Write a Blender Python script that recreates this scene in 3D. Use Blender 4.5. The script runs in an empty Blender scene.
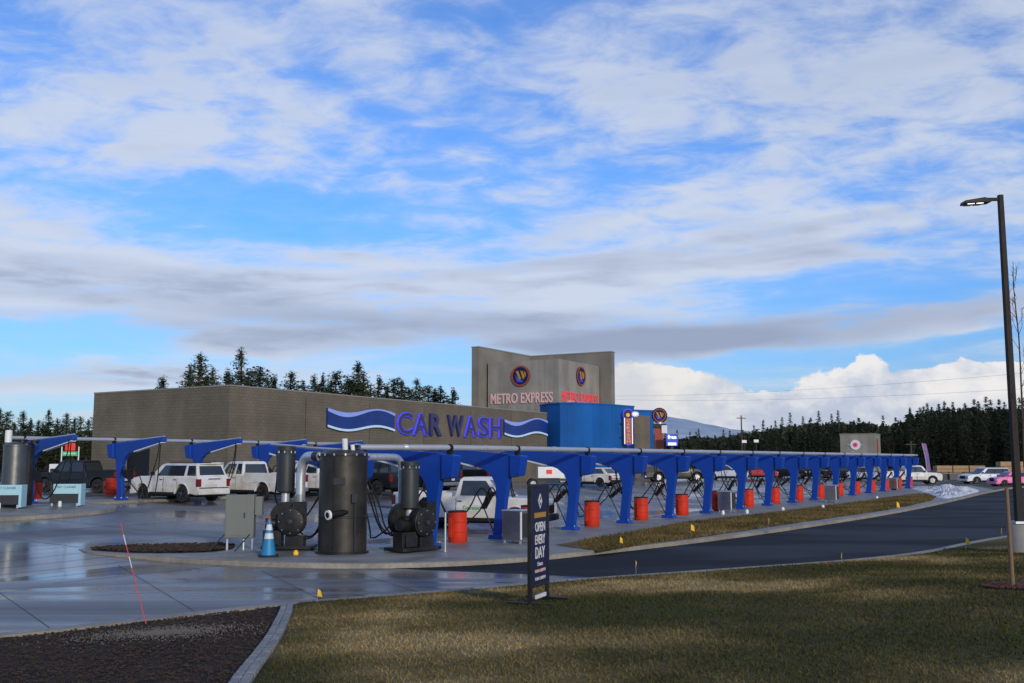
import bpy, bmesh, math, random
from mathutils import Vector, Matrix, noise
R = math.radians
rnd = random.Random(7)
scene = bpy.context.scene
C = scene.collection
# ------------------------------------------------------------------ camera model
F, CX, CY = 1000.0, 512.0, 341.5
CZ = 2.6
PITCH = math.atan(117.5 / F)
cp, sp = math.cos(PITCH), math.sin(PITCH)
CAM = Vector((0, 0, CZ))
ROWD = Vector((0.533, 0.846, 0)); ROWN = Vector((0.846, -0.533, 0))      # vacuum rows
U = Vector((0.5, 0.866, 0)); V = Vector((0.866, -0.5, 0))                # building axes

def G(x, y):
    q = (-20.5 + 0.63 * y - x) * 0.846
    t = min(max((q - 4) / 18.0, 0), 1)
    return 0.6 * t

def ray(px, py):
    return Vector((0, cp, sp)) + Vector((1, 0, 0)) * ((px - CX) / F) + Vector((0, -sp, cp)) * ((CY - py) / F)
def gp(px, py, dz=0.0, surf=None):
    d = ray(px, py); z = dz
    for _ in range(30):
        t = (z - CZ) / d.z
        p = CAM + d * t
        z = z * .4 + .6 * ((surf or G)(p.x, p.y) + dz)
    p.z = z
    return p
def XY(px, Y, z=1.0):
    return Vector(((px - CX) / F * (Y * cp + (z - CZ) * sp), Y, z))
def atY(px, py, Y):
    d = ray(px, py); return CAM + d * (Y / d.y)
def onplane(px, py, p0, n):
    d = ray(px, py); t = (p0 - CAM).dot(n) / d.dot(n); return CAM + d * t

# near kerb line + lawn height
KERB_PX = [(-260, 664), (0, 643), (150, 625), (290, 609), (345, 605), (440, 597), (520, 590), (600, 583), (660, 579), (740, 573), (850, 565), (920, 557), (955, 549), (985, 543), (1030, 536)]
KERB = [gp(a, b, 0) for a, b in KERB_PX]
KERB += [KERB[-1] + Vector((9, 7.5, 0)), KERB[-1] + Vector((40, 36, 0))]
def kdist(x, y):
    best = 1e9
    for a, b in zip(KERB, KERB[1:]):
        dx, dy = b.x - a.x, b.y - a.y
        t = ((x - a.x) * dx + (y - a.y) * dy) / (dx * dx + dy * dy)
        t = min(max(t, 0), 1)
        ex, ey = x - a.x - dx * t, y - a.y - dy * t
        d = math.hypot(ex, ey)
        if d < best:
            best = d; side = 1 if (dx * ey - dy * ex) < 0 else -1
    return best * side
def LZ(x, y):
    w = max(kdist(x, y), 0)
    return 0.12 + 0.8 * min(w / 15.0, 1.25) + 0.03 * (noise.noise(Vector((x * .35, y * .35, 0)))) * min(w, 1)

# ------------------------------------------------------------------ materials
def newmat(name):
    m = bpy.data.materials.new(name); m.use_nodes = True
    nt = m.node_tree; b = nt.nodes['Principled BSDF']
    return m, nt, b
def mat(name, col, rough=.5, metal=0, var=.15, scale=3.0, bump=0.0, bscale=40, dirt=None, dscale=1.2, emit=0, coat=0, spec=.5):
    m, nt, b = newmat(name); N = nt.nodes; L = nt.links
    tc = N.new('ShaderNodeTexCoord')
    no = N.new('ShaderNodeTexNoise'); no.inputs['Scale'].default_value = scale; no.inputs['Detail'].default_value = 6
    L.new(tc.outputs['Object'], no.inputs['Vector'])
    mx = N.new('ShaderNodeMix'); mx.data_type = 'RGBA'
    mx.inputs[6].default_value = (*[c * (1 - var) for c in col], 1); mx.inputs[7].default_value = (*[min(c * (1 + var), 1) for c in col], 1)
    L.new(no.outputs['Fac'], mx.inputs[0]); out = mx.outputs[2]
    if dirt:
        n2 = N.new('ShaderNodeTexNoise'); n2.inputs['Scale'].default_value = dscale; n2.inputs['Detail'].default_value = 9
        L.new(tc.outputs['Object'], n2.inputs['Vector'])
        rp = N.new('ShaderNodeValToRGB'); rp.color_ramp.elements[0].position = .45; rp.color_ramp.elements[1].position = .72
        L.new(n2.outputs['Fac'], rp.inputs[0])
        m2 = N.new('ShaderNodeMix'); m2.data_type = 'RGBA'; m2.inputs[7].default_value = (*dirt, 1)
        L.new(rp.outputs[0], m2.inputs[0]); L.new(out, m2.inputs[6]); out = m2.outputs[2]
    L.new(out, b.inputs['Base Color'])
    b.inputs['Metallic'].default_value = metal; b.inputs['Coat Weight'].default_value = coat; b.inputs['Specular IOR Level'].default_value = spec
    if emit: b.inputs['Emission Color'].default_value = (*col, 1); b.inputs['Emission Strength'].default_value = emit
    mr = N.new('ShaderNodeMapRange'); mr.inputs[3].default_value = max(rough - .08, 0.02); mr.inputs[4].default_value = min(rough + .12, 1)
    L.new(no.outputs['Fac'], mr.inputs[0]); L.new(mr.outputs[0], b.inputs['Roughness'])
    if bump:
        n3 = N.new('ShaderNodeTexNoise'); n3.inputs['Scale'].default_value = bscale; n3.inputs['Detail'].default_value = 5
        L.new(tc.outputs['Object'], n3.inputs['Vector'])
        bp = N.new('ShaderNodeBump'); bp.inputs['Strength'].default_value = bump; bp.inputs['Distance'].default_value = .02
        L.new(n3.outputs['Fac'], bp.inputs['Height']); L.new(bp.outputs[0], b.inputs['Normal'])
    if emit:
        b.inputs['Emission Color'].default_value = (*col, 1); b.inputs['Emission Strength'].default_value = emit
    return m
M = {}
M['blue'] = mat('blue_powder_coat', (.006, .052, .34), .42, var=.16, scale=1.3, dirt=(.012, .05, .24), dscale=1.1, spec=.3, bump=.12, bscale=3)
M['orange'] = mat('orange_drum_plastic', (.62, .035, .012), .55, var=.12, dirt=(.42, .03, .014), dscale=2.5, spec=.25)
M['black'] = mat('black_rubber', (.009, .009, .01), .6, spec=.25)
M['blackpaint'] = mat('black_machine_paint', (.010, .011, .013), .45, var=.4, scale=6, spec=.35, dirt=(.03, .026, .022), dscale=3)
M['dgrey'] = mat('charcoal_steel', (.035, .038, .04), .5, .2, var=.25, scale=4, spec=.35)
M['tank'] = mat('dark_tank_steel', (.028, .026, .023), .42, .4, var=.35, scale=2.2, bump=.25, bscale=6, dirt=(.06, .05, .04), dscale=1.6)
M['galv'] = mat('galvanised_steel', (.55, .58, .62), .4, .6, var=.2, scale=7)
M['pipe'] = mat('pale_grey_pipe', (.34, .37, .43), .4, .1, var=.12, scale=2)
M['stain'] = mat('stainless_sheet', (.42, .41, .40), .25, .9, var=.12, scale=2)
M['tanksteel'] = mat('brushed_dark_steel', (.16, .16, .155), .35, .85, var=.25, scale=3)
M['whiteplastic'] = mat('white_plastic', (.75, .75, .72), .45, var=.05)
M['elgrey'] = mat('grey_enclosure_paint', (.15, .163, .145), .5, var=.08)
M['whitepaint'] = mat('white_car_paint', (.68, .67, .64), .3, var=.04, scale=1, dirt=(.5, .45, .37), dscale=1.5, coat=.5)
M['silverpaint'] = mat('silver_white_car_paint', (.6, .62, .64), .3, .1, var=.04, coat=.5)
M['blackcar'] = mat('black_car_paint', (.007, .008, .010), .3, var=.2, coat=.25, spec=.4)
M['pink'] = mat('pink_car_paint', (.75, .16, .36), .35, var=.05, coat=.4)
M['redcar'] = mat('red_car_paint', (.42, .02, .012), .3, var=.05, coat=.5)
M['glass'] = mat('dark_car_glass', (.02, .026, .03), .06, var=.3, spec=.9)
M['tyre'] = mat('tyre_rubber', (.014, .014, .014), .8, var=.3, bump=.2)
M['rim'] = mat('alloy_rim', (.4, .4, .42), .35, .7)
M['chrome'] = mat('chrome_trim', (.5, .5, .52), .2, .9)
M['trim'] = mat('black_car_trim', (.012, .012, .013), .65, spec=.25)
M['redlens'] = mat('red_lens', (.16, .008, .01), .2)
M['lens'] = mat('clear_lens', (.6, .62, .65), .12, .2)
M['plate'] = mat('licence_plate', (.5, .5, .45), .5)
M['ledstrip'] = mat('pale_strip', (.62, .66, .72), .4, var=.04)
M['wood'] = mat('stake_wood', (.2, .12, .065), .8, var=.3, scale=9, bump=.3)
M['lumber'] = mat('raw_lumber', (.36, .23, .12), .8, var=.35, scale=2)
M['brown'] = mat('brown_steel_pole', (.022, .018, .016), .6, var=.15, spec=.2)
M['conc'] = mat('rough_concrete', (.26, .245, .22), .85, var=.2, scale=4, bump=.4, bscale=60)
M['yellow'] = mat('yellow_flag_plastic', (.85, .5, .02), .5, var=.05)
M['pinkred'] = mat('red_marker_plastic', (.55, .04, .06), .5)
M['coneblue'] = mat('blue_cone_plastic', (.01, .2, .42), .5)
M['bluewall'] = None
M['snow'] = mat('old_snow', (.8, .79, .77), .85, var=.15, scale=3, bump=.8, bscale=6, dirt=(.3, .3, .3), dscale=1.5)
M['paleblue'] = mat('pale_blue_panel', (.35, .58, .66), .4, var=.06, scale=9)
M['navy'] = mat('navy_vinyl', (.009, .012, .055), .5, spec=.3)
M['gold'] = mat('gold_letter', (.55, .27, .04), .4, .3)
M['whitelet'] = mat('white_letter', (.62, .62, .64), .5)
M['pinklet'] = mat('pale_pink_letter', (.7, .45, .43), .5, emit=.05)
M['redneon'] = mat('red_neon_letter', (.75, .07, .09), .5, var=.02, emit=.25)
M['whiteneon'] = mat('white_neon', (.9, .9, 1), .5, var=.02, emit=.5)
M['blueneon'] = mat('blue_violet_neon', (.07, .06, .8), .5, var=.05, emit=.6)
M['dimneon'] = mat('unlit_letter_edge', (.03, .03, .12), .5)
M['letface'] = mat('letter_face', (.04, .04, .12), .4)
M['wavemid'] = mat('deep_blue_wave', (.01, .035, .2), .35, var=.5, scale=1.2)
M['wavetop'] = mat('lavender_wave_edge', (.24, .32, .75), .4, emit=.15)
M['wavelow'] = mat('pale_cyan_wave_edge', (.5, .66, .8), .4, emit=.15)
M['greensign'] = mat('green_sign', (.04, .4, .12), .5, emit=.3)
M['redsign'] = mat('red_sign', (.6, .03, .02), .5, emit=.35)
M['litsign'] = mat('lit_white_sign', (.75, .8, 1), .5, emit=.8, var=.02)
M['bluesign'] = mat('lit_blue_sign', (.03, .06, .5), .5, emit=.2)
M['rustred'] = mat('red_brown_paint', (.33, .06, .02), .5)
M['bark'] = mat('pine_bark', (.07, .045, .03), .9, var=.4, scale=3)
M['chips'] = mat('wood_chips', (.05, .037, .028), .9, var=.75, scale=7, spec=.15)
M['redchips'] = mat('red_bark_mulch', (.1, .035, .025), .9, var=.5, scale=14, bump=.6, bscale=60)
M['stone'] = mat('grey_gravel', (.12, .113, .1), .9, var=.4, scale=6)
M['wire'] = mat('wire', (.03, .03, .03), .6)

def world_noise_mat(name, cols, scale, stretch=(1, 1, 1), rough=(.8, .9), bump=.4, bscale=60, pos=(.35, .65), rot=0, detail=8, fine=.25, fscale=40, rscale=None, rpos=(.4, .6), bdist=.02, spec=.5):
    """ground material: object coordinates are world coordinates here"""
    m, nt, b = newmat(name); N = nt.nodes; L = nt.links
    tc = N.new('ShaderNodeTexCoord'); mp = N.new('ShaderNodeMapping'); mp.inputs['Scale'].default_value = stretch; mp.inputs['Rotation'].default_value = (0, 0, rot)
    L.new(tc.outputs['Object'], mp.inputs[0])
    no = N.new('ShaderNodeTexNoise'); no.inputs['Scale'].default_value = scale; no.inputs['Detail'].default_value = detail
    L.new(mp.outputs[0], no.inputs['Vector'])
    rp = N.new('ShaderNodeValToRGB'); cr = rp.color_ramp
    cr.elements[0].position = pos[0]; cr.elements[1].position = pos[1]
    cr.elements[0].color = (*cols[0], 1); cr.elements[1].color = (*cols[-1], 1)
    for i, c in enumerate(cols[1:-1]):
        e = cr.elements.new(pos[0] + (pos[1] - pos[0]) * (i + 1) / (len(cols) - 1)); e.color = (*c, 1)
    L.new(no.outputs['Fac'], rp.inputs[0])
    n2 = N.new('ShaderNodeTexNoise'); n2.inputs['Scale'].default_value = fscale; n2.inputs['Detail'].default_value = 6
    L.new(tc.outputs['Object'], n2.inputs['Vector'])
    mr = N.new('ShaderNodeMapRange'); mr.inputs[1].default_value = .3; mr.inputs[2].default_value = .7; mr.inputs[3].default_value = 1 - fine; mr.inputs[4].default_value = 1 + fine
    L.new(n2.outputs['Fac'], mr.inputs[0])
    mu = N.new('ShaderNodeVectorMath'); mu.operation = 'SCALE'; L.new(rp.outputs[0], mu.inputs[0]); L.new(mr.outputs[0], mu.inputs['Scale'])
    L.new(mu.outputs[0], b.inputs['Base Color']); b.inputs['Specular IOR Level'].default_value = spec
    n3 = N.new('ShaderNodeTexNoise'); n3.inputs['Scale'].default_value = rscale or scale; n3.inputs['Detail'].default_value = 5; n3.inputs['Distortion'].default_value = .6
    L.new(mp.outputs[0], n3.inputs['Vector'])
    r2 = N.new('ShaderNodeMapRange'); r2.inputs[1].default_value = rpos[0]; r2.inputs[2].default_value = rpos[1]; r2.inputs[3].default_value = rough[0]; r2.inputs[4].default_value = rough[1]
    L.new(n3.outputs['Fac'], r2.inputs[0]); L.new(r2.outputs[0], b.inputs['Roughness'])
    if bump:
        n4 = N.new('ShaderNodeTexNoise'); n4.inputs['Scale'].default_value = bscale; n4.inputs['Detail'].default_value = 6
        L.new(tc.outputs['Object'], n4.inputs['Vector'])
        bp = N.new('ShaderNodeBump'); bp.inputs['Strength'].default_value = bump; bp.inputs['Distance'].default_value = bdist
        L.new(n4.outputs['Fac'], bp.inputs['Height']); L.new(bp.outputs[0], b.inputs['Normal'])
    return m
ANG = -math.atan2(.846, .533)
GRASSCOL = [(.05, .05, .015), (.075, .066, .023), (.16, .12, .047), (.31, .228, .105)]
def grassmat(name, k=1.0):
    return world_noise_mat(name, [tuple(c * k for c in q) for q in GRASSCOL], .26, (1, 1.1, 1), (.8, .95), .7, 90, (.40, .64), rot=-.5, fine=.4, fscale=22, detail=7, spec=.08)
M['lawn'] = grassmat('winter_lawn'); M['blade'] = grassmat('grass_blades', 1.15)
M['strip'] = world_noise_mat('dry_grass_strip', [(.085, .066, .022), (.14, .10, .038), (.2, .145, .06)], .5, fine=.4, fscale=18, bump=.8, spec=.1)
M['mulch'] = world_noise_mat('dark_mulch', [(.022, .014, .010), (.04, .026, .018), (.065, .045, .034)], 2.2, fine=.5, fscale=30, bump=1, bscale=45, bdist=.05, spec=.12)
M['lot'] = world_noise_mat('wet_concrete', [(.08, .08, .082), (.115, .113, .112), (.155, .15, .142)], .22, (1, 1, 1), (.13, .6), .03, 5, (.35, .65), rot=ANG, fine=.1, fscale=3, rscale=.16, rpos=(.42, .66))
M['road'] = world_noise_mat('fresh_asphalt', [(.008, .009, .011), (.014, .015, .018)], .25, (.6, 1.2, 1), (.6, .8), .35, 160, (.35, .65), rot=-.72, fine=.25, fscale=60, spec=.14)
M['pad'] = world_noise_mat('damp_sidewalk', [(.15, .145, .135), (.25, .24, .215)], .6, (1, 1, 1), (.4, .8), .2, 50, fine=.12, fscale=8)
M['kerb'] = world_noise_mat('kerb_concrete', [(.21, .185, .15), (.31, .28, .23)], .8, (1, 1, 1), (.6, .85), .3, 60, fine=.18, fscale=10)
M['apron'] = world_noise_mat('road_concrete', [(.1, .1, .1), (.15, .147, .142)], .35, (.2, 2.2, 1), (.14, .6), .08, 30, rot=-.62, fine=.1, fscale=6, rscale=.3, rpos=(.4, .6))
M['paver'] = world_noise_mat('paver_stone', [(.16, .16, .165), (.26, .26, .26)], 6, bump=.5, fine=.2)
M['far'] = world_noise_mat('far_ground', [(.04, .035, .022), (.08, .066, .042), (.1, .085, .06)], .06, fine=.3, fscale=2)
M['farlot'] = world_noise_mat('far_paving', [(.05, .052, .056), (.09, .09, .09)], .2, rough=(.3, .8), fine=.15, bump=.1)
M['hill'] = world_noise_mat('haze_tinted_hill', [(.28, .36, .45), (.42, .47, .53)], .004, fine=.2, fscale=.02, bump=0)  # blue-grey of distant haze is put into the hill colour

def cmu(name, c1, c2, w=.4, h=.2, mortar=.012, dark=.75, rough=.85, streak=.06):
    m, nt, b = newmat(name); N = nt.nodes; L = nt.links
    tc = N.new('ShaderNodeTexCoord'); sx = N.new('ShaderNodeSeparateXYZ'); L.new(tc.outputs['Object'], sx.inputs[0])
    ad = N.new('ShaderNodeMath'); L.new(sx.outputs[0], ad.inputs[0]); L.new(sx.outputs[1], ad.inputs[1])
    cb = N.new('ShaderNodeCombineXYZ'); L.new(ad.outputs[0], cb.inputs[0]); L.new(sx.outputs[2], cb.inputs[1])
    br = N.new('ShaderNodeTexBrick'); br.inputs['Scale'].default_value = 1; br.inputs['Brick Width'].default_value = w; br.inputs['Row Height'].default_value = h
    br.inputs['Mortar Size'].default_value = mortar; br.inputs['Color1'].default_value = (*c1, 1); br.inputs['Color2'].default_value = (*c2, 1)
    br.inputs['Mortar'].default_value = (*[c * dark for c in c1], 1); br.inputs['Bias'].default_value = -.1
    L.new(cb.outputs[0], br.inputs['Vector'])
    no = N.new('ShaderNodeTexNoise'); no.inputs['Scale'].default_value = .35; no.inputs['Detail'].default_value = 8; L.new(tc.outputs['Object'], no.inputs['Vector'])
    mr = N.new('ShaderNodeMapRange'); mr.inputs[1].default_value = .3; mr.inputs[2].default_value = .7; mr.inputs[3].default_value = .82; mr.inputs[4].default_value = 1.18
    L.new(no.outputs['Fac'], mr.inputs[0])
    mpv = N.new('ShaderNodeMapping'); mpv.inputs['Scale'].default_value = (1, 1, .12); L.new(tc.outputs['Object'], mpv.inputs[0])
    nv = N.new('ShaderNodeTexNoise'); nv.inputs['Scale'].default_value = 1.1; nv.inputs['Detail'].default_value = 5; L.new(mpv.outputs[0], nv.inputs['Vector'])
    mv_ = N.new('ShaderNodeMapRange'); mv_.inputs[1].default_value = .3; mv_.inputs[2].default_value = .7; mv_.inputs[3].default_value = 1 - streak; mv_.inputs[4].default_value = 1 + streak; L.new(nv.outputs['Fac'], mv_.inputs[0])
    mm_ = N.new('ShaderNodeMath'); mm_.operation = 'MULTIPLY'; L.new(mr.outputs[0], mm_.inputs[0]); L.new(mv_.outputs[0], mm_.inputs[1])
    mu = N.new('ShaderNodeVectorMath'); mu.operation = 'SCALE'; L.new(br.outputs[0], mu.inputs[0]); L.new(mm_.outputs[0], mu.inputs['Scale'])
    L.new(mu.outputs[0], b.inputs['Base Color']); b.inputs['Roughness'].default_value = rough; b.inputs['Specular IOR Level'].default_value = .2
    bp = N.new('ShaderNodeBump'); bp.inputs['Strength'].default_value = .4; bp.inputs['Distance'].default_value = .02
    L.new(br.outputs['Fac'], bp.inputs['Height']); bp.invert = True; L.new(bp.outputs[0], b.inputs['Normal'])
    return m
M['cmu'] = cmu('tan_split_face_block', (.142, .120, .090), (.160, .136, .104))
M['cmu2'] = cmu('grey_panel', (.27, .25, .215), (.28, .26, .225), 1.2, 40, .02, .85, .85, .16)
M['cmu3'] = cmu('grey_plaster_wing', (.2, .185, .155), (.21, .195, .165), 2.4, 40, .02, .9)
M['cap'] = mat('parapet_cap', (.24, .22, .19), .5)
M['bluewall'] = cmu('blue_metal_wall', (.008, .095, .33), (.009, .105, .345), .9, 40, .02, .8, .5)
M['dark'] = mat('dark_doorway', (.006, .006, .008), .6)
def foliage(name, c1, c2):
    m, nt, b = newmat(name); N = nt.nodes; L = nt.links
    oi = N.new('ShaderNodeObjectInfo'); tc = N.new('ShaderNodeTexCoord'); no = N.new('ShaderNodeTexNoise'); no.inputs['Scale'].default_value = .9; no.inputs['Detail'].default_value = 6
    L.new(tc.outputs['Object'], no.inputs['Vector'])
    ad = N.new('ShaderNodeMath'); ad.operation = 'MULTIPLY_ADD'; L.new(oi.outputs['Random'], ad.inputs[0]); ad.inputs[1].default_value = .7; 
    sb = N.new('ShaderNodeMath'); sb.operation = 'SUBTRACT'; L.new(no.outputs['Fac'], sb.inputs[0]); sb.inputs[1].default_value = .3; L.new(sb.outputs[0], ad.inputs[2])
    mx = N.new('ShaderNodeMix'); mx.data_type = 'RGBA'; mx.inputs[6].default_value = (*[c * .7 for c in c1], 1); mx.inputs[7].default_value = (*[c * 1.35 for c in c2], 1); L.new(ad.outputs[0], mx.inputs[0])
    L.new(mx.outputs[2], b.inputs['Base Color']); b.inputs['Roughness'].default_value = .85; b.inputs['Specular IOR Level'].default_value = .15
    return m
M['needle'] = foliage('pine_needles', (.02, .03, .014), (.045, .055, .028))
M['needle2'] = foliage('far_pine_needles', (.013, .02, .011), (.028, .035, .02))

# ------------------------------------------------------------------ mesh helpers
class MB:
    def __init__(s): s.v = []; s.f = []
    def add(s, vs, fs):
        o = len(s.v); s.v += [tuple(v) for v in vs]; s.f += [tuple(i + o for i in f) for f in fs]; return s
    def box(s, c, d, rot=None, taper=1.0):
        cx, cy, cz = c; x, y, z = d[0] / 2, d[1] / 2, d[2] / 2
        vs = []
        for k in (-1, 1):
            t = taper if k > 0 else 1
            vs += [Vector((-x * t, -y * t, k * z)), Vector((x * t, -y * t, k * z)), Vector((x * t, y * t, k * z)), Vector((-x * t, y * t, k * z))]
        if rot is not None: vs = [rot @ v for v in vs]
        vs = [v + Vector(c) for v in vs]
        return s.add(vs, [(3, 2, 1, 0), (4, 5, 6, 7), (0, 1, 5, 4), (1, 2, 6, 5), (2, 3, 7, 6), (3, 0, 4, 7)])
    def prism(s, poly, y0, y1, axis='y'):
        n = len(poly)
        if axis == 'y': a = [(p[0], y0, p[1]) for p in poly]; b = [(p[0], y1, p[1]) for p in poly]
        elif axis == 'z': a = [(p[0], p[1], y0) for p in poly]; b = [(p[0], p[1], y1) for p in poly]
        else: a = [(y0, p[0], p[1]) for p in poly]; b = [(y1, p[0], p[1]) for p in poly]
        return s.add(a + b, [tuple(range(n)), tuple(reversed(range(n, 2 * n)))] + [(i, i + n, (i + 1) % n + n, (i + 1) % n) for i in range(n)])
    def tube(s, pts, r, n=10, cap=True):
        pts = [Vector(p) for p in pts]; rings = []
        rr = r if isinstance(r, (list, tuple)) else [r] * len(pts)
        up = None
        for i, p in enumerate(pts):
            t = (pts[min(i + 1, len(pts) - 1)] - pts[max(i - 1, 0)]).normalized()
            if up is None:
                up = Vector((0, 0, 1)) if abs(t.z) < .9 else Vector((1, 0, 0))
            a = t.cross(up).normalized(); b = a.cross(t).normalized(); up = b
            rings.append([p + (a * math.cos(k * 2 * math.pi / n) + b * math.sin(k * 2 * math.pi / n)) * rr[i] for k in range(n)])
        vs = [v for g in rings for v in g]; fs = []
        for i in range(len(pts) - 1):
            for k in range(n):
                a, b = i * n + k, i * n + (k + 1) % n
                fs.append((a, b, b + n, a + n))
        if cap: fs += [tuple(reversed(range(n))), tuple(range((len(pts) - 1) * n, len(pts) * n))]
        return s.add(vs, fs)
    def lathe(s, prof, n=24, c=(0, 0, 0), rot=None):
        vs = []
        for r, z in prof:
            for k in range(n):
                v = Vector((r * math.cos(k * 2 * math.pi / n), r * math.sin(k * 2 * math.pi / n), z))
                if rot is not None: v = rot @ v
                vs.append(v + Vector(c))
        fs = []
        for i in range(len(prof) - 1):
            for k in range(n):
                a, b = i * n + k, i * n + (k + 1) % n
                fs.append((a, b, b + n, a + n))
        fs += [tuple(reversed(range(n))), tuple(range((len(prof) - 1) * n, len(prof) * n))]
        return s.add(vs, fs)
    def build(s, name, m, parent=None, bevel=0, smooth=False, seg=2):
        me = bpy.data.meshes.new(name); me.from_pydata(s.v, [], s.f); me.update()
        bm = bmesh.new(); bm.from_mesh(me); bmesh.ops.recalc_face_normals(bm, faces=bm.faces); bm.to_mesh(me); bm.free()
        o = bpy.data.objects.new(name, me); C.objects.link(o); me.materials.append(M[m] if isinstance(m, str) else m)
        if parent: o.parent = parent
        if bevel:
            md = o.modifiers.new('bevel', 'BEVEL'); md.width = bevel; md.segments = seg; md.limit_method = 'ANGLE'; md.angle_limit = R(40); md.harden_normals = False
        if smooth:
            for p in me.polygons: p.use_smooth = True
            me.set_sharp_from_angle(angle=R(38)) if hasattr(me, 'set_sharp_from_angle') else None
        return o
def arc(p0, p1, p2, n=8):
    p0, p1, p2 = Vector(p0), Vector(p1), Vector(p2)
    return [p0 * (1 - t) ** 2 + p1 * 2 * t * (1 - t) + p2 * t * t for t in [i / n for i in range(n + 1)]]
def tag(o, label=None, cat=None, group=None, kind=None):
    if label: o['label'] = label
    if cat: o['category'] = cat
    if group: o['group'] = group
    if kind: o['kind'] = kind
    return o
def empty(name, loc, rz=0, label=None, cat=None, group=None):
    o = bpy.data.objects.new(name, None); C.objects.link(o); o.location = loc; o.rotation_euler = (0, 0, rz); o.empty_display_size = .2
    return tag(o, label, cat, group)
def copy_tree(o, parent=None):
    c = o.copy(); C.objects.link(c)
    if parent: c.parent = parent
    for ch in list(o.children): copy_tree(ch, c)
    return c
def frame_empty(name, org, xax, zup=Vector((0, 0, 1))):
    """empty whose local x runs along xax, local z up"""
    return empty(name, org, math.atan2(xax.y, xax.x))
ORD = ['first', 'second', 'third', 'fourth', 'fifth', 'sixth', 'seventh', 'eighth', 'ninth', 'tenth', 'eleventh', 'twelfth', 'thirteenth', 'fourteenth', 'fifteenth', 'sixteenth', 'seventeenth', 'eighteenth']

def text(s, parent, org, xa, ya, w, h, m, name='lettering', depth=.02, off=0.0, spacing=1.0, outline=False):
    """lettering that fills w x h, lower-left corner at org, in parent space (parent has no rotation unless given)"""
    cu = bpy.data.curves.new(name, 'FONT'); cu.body = s; cu.extrude = depth; cu.offset = off; cu.space_character = spacing; cu.resolution_u = 3
    cu.materials.append(M[m]); o = bpy.data.objects.new(name, cu); C.objects.link(o)
    bpy.context.view_layer.update()
    bb = [Vector(b) for b in o.bound_box]
    x0, x1 = min(b.x for b in bb), max(b.x for b in bb); y0, y1 = min(b.y for b in bb), max(b.y for b in bb)
    sx, sy = w / (x1 - x0), h / (y1 - y0)
    xa = Vector(xa).normalized(); ya = Vector(ya).normalized(); za = xa.cross(ya)
    mt = Matrix((xa * sx, ya * sy, za)).transposed().to_4x4()
    pos = Vector(org) - xa * x0 * sx - ya * y0 * sy
    mt.translation = pos
    me = bpy.data.meshes.new_from_object(o.evaluated_get(bpy.context.evaluated_depsgraph_get())); me.materials.clear(); me.materials.append(M[m])
    bpy.data.objects.remove(o); me.name = name
    for p in me.polygons: p.use_smooth = False
    o = bpy.data.objects.new(name, me); C.objects.link(o)
    o.parent = parent; o.matrix_local = mt
    return o

def cutpoly(name, pts, m, zf, step=None, cuts=None, kind='structure', thick=0):
    """flat polygon cut along lines, then lifted to the height function zf"""
    bm = bmesh.new(); vs = [bm.verts.new((p[0], p[1], 0)) for p in pts]; bm.faces.new(vs); bm.normal_update()
    def bis(co, no):
        bmesh.ops.bisect_plane(bm, geom=bm.verts[:] + bm.edges[:] + bm.faces[:], plane_co=co, plane_no=no, dist=1e-5)
    if step:
        xs = [p[0] for p in pts]; ys = [p[1] for p in pts]
        x = math.floor(min(xs)); 
        while x < max(xs): bis((x, 0, 0), (1, 0, 0)); x += step
        y = math.floor(min(ys))
        while y < max(ys): bis((0, y, 0), (0, 1, 0)); y += step
    for q in (cuts or []):
        # line  X = -20.5+.63Y - q/.846
        bis((-20.5 - q / .846, 0, 0), (1, -.63, 0))
    bm.normal_update(); bmesh.ops.triangulate(bm, faces=[f for f in bm.faces if len(f.verts) > 3])
    for v in bm.verts: v.co.z = zf(v.co.x, v.co.y)
    bmesh.ops.recalc_face_normals(bm, faces=bm.faces)
    for f in bm.faces:
        if f.normal.z < 0: f.normal_flip()
    me = bpy.data.meshes.new(name); bm.to_mesh(me); bm.free(); me.materials.append(M[m])
    o = bpy.data.objects.new(name, me); C.objects.link(o); o['kind'] = kind
    return o
def resample(pts, step):
    out = [Vector(pts[0])]
    for a, b in zip(pts, pts[1:]):
        a, b = Vector(a), Vector(b); n = max(1, int((b - a).length / step))
        out += [a.lerp(b, (i + 1) / n) for i in range(n)]
    return out
def smooth_line(pts, it=2):
    pts = [Vector((p[0], p[1], 0)) for p in pts]
    for _ in range(it):
        o = [pts[0]]
        for a, b in zip(pts, pts[1:]): o += [a.lerp(b, .25), a.lerp(b, .75)]
        o.append(pts[-1]); pts = o
    return pts
def normals2(pts, closed=False):
    ns = []
    n = len(pts)
    for i in range(n):
        a = pts[(i - 1) % n] if closed else pts[max(i - 1, 0)]; b = pts[(i + 1) % n] if closed else pts[min(i + 1, n - 1)]
        t = (b - a); t.z = 0; t.normalize(); ns.append(Vector((-t.y, t.x, 0)))
    return ns
def kerbstrip(name, pts, w, h, zf, m='kerb', side=1, closed=False, joint=3.0, base=-.05):
    """kerb: inner offset on the side given, rounded top edge, thin joints"""
    ns = normals2(pts, closed); mb = MB(); n = len(pts); prof = [(0, base), (0, h - .03), (.02, h), (w, h), (w, base)]
    for p, q in zip(pts, ns):
        for a, z in prof:
            v = p + q * a * side; mb.v.append((v.x, v.y, zf(p.x, p.y) + z))
    k = len(prof)
    for i in range(n if closed else n - 1):
        j = (i + 1) % n
        for t in range(k - 1): mb.f.append((i * k + t, i * k + t + 1, j * k + t + 1, j * k + t))
    if not closed: mb.f += [tuple(range(k)), tuple(reversed(range((n - 1) * k, n * k)))]
    o = mb.build(name, m); o['kind'] = 'structure'; return o

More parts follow.
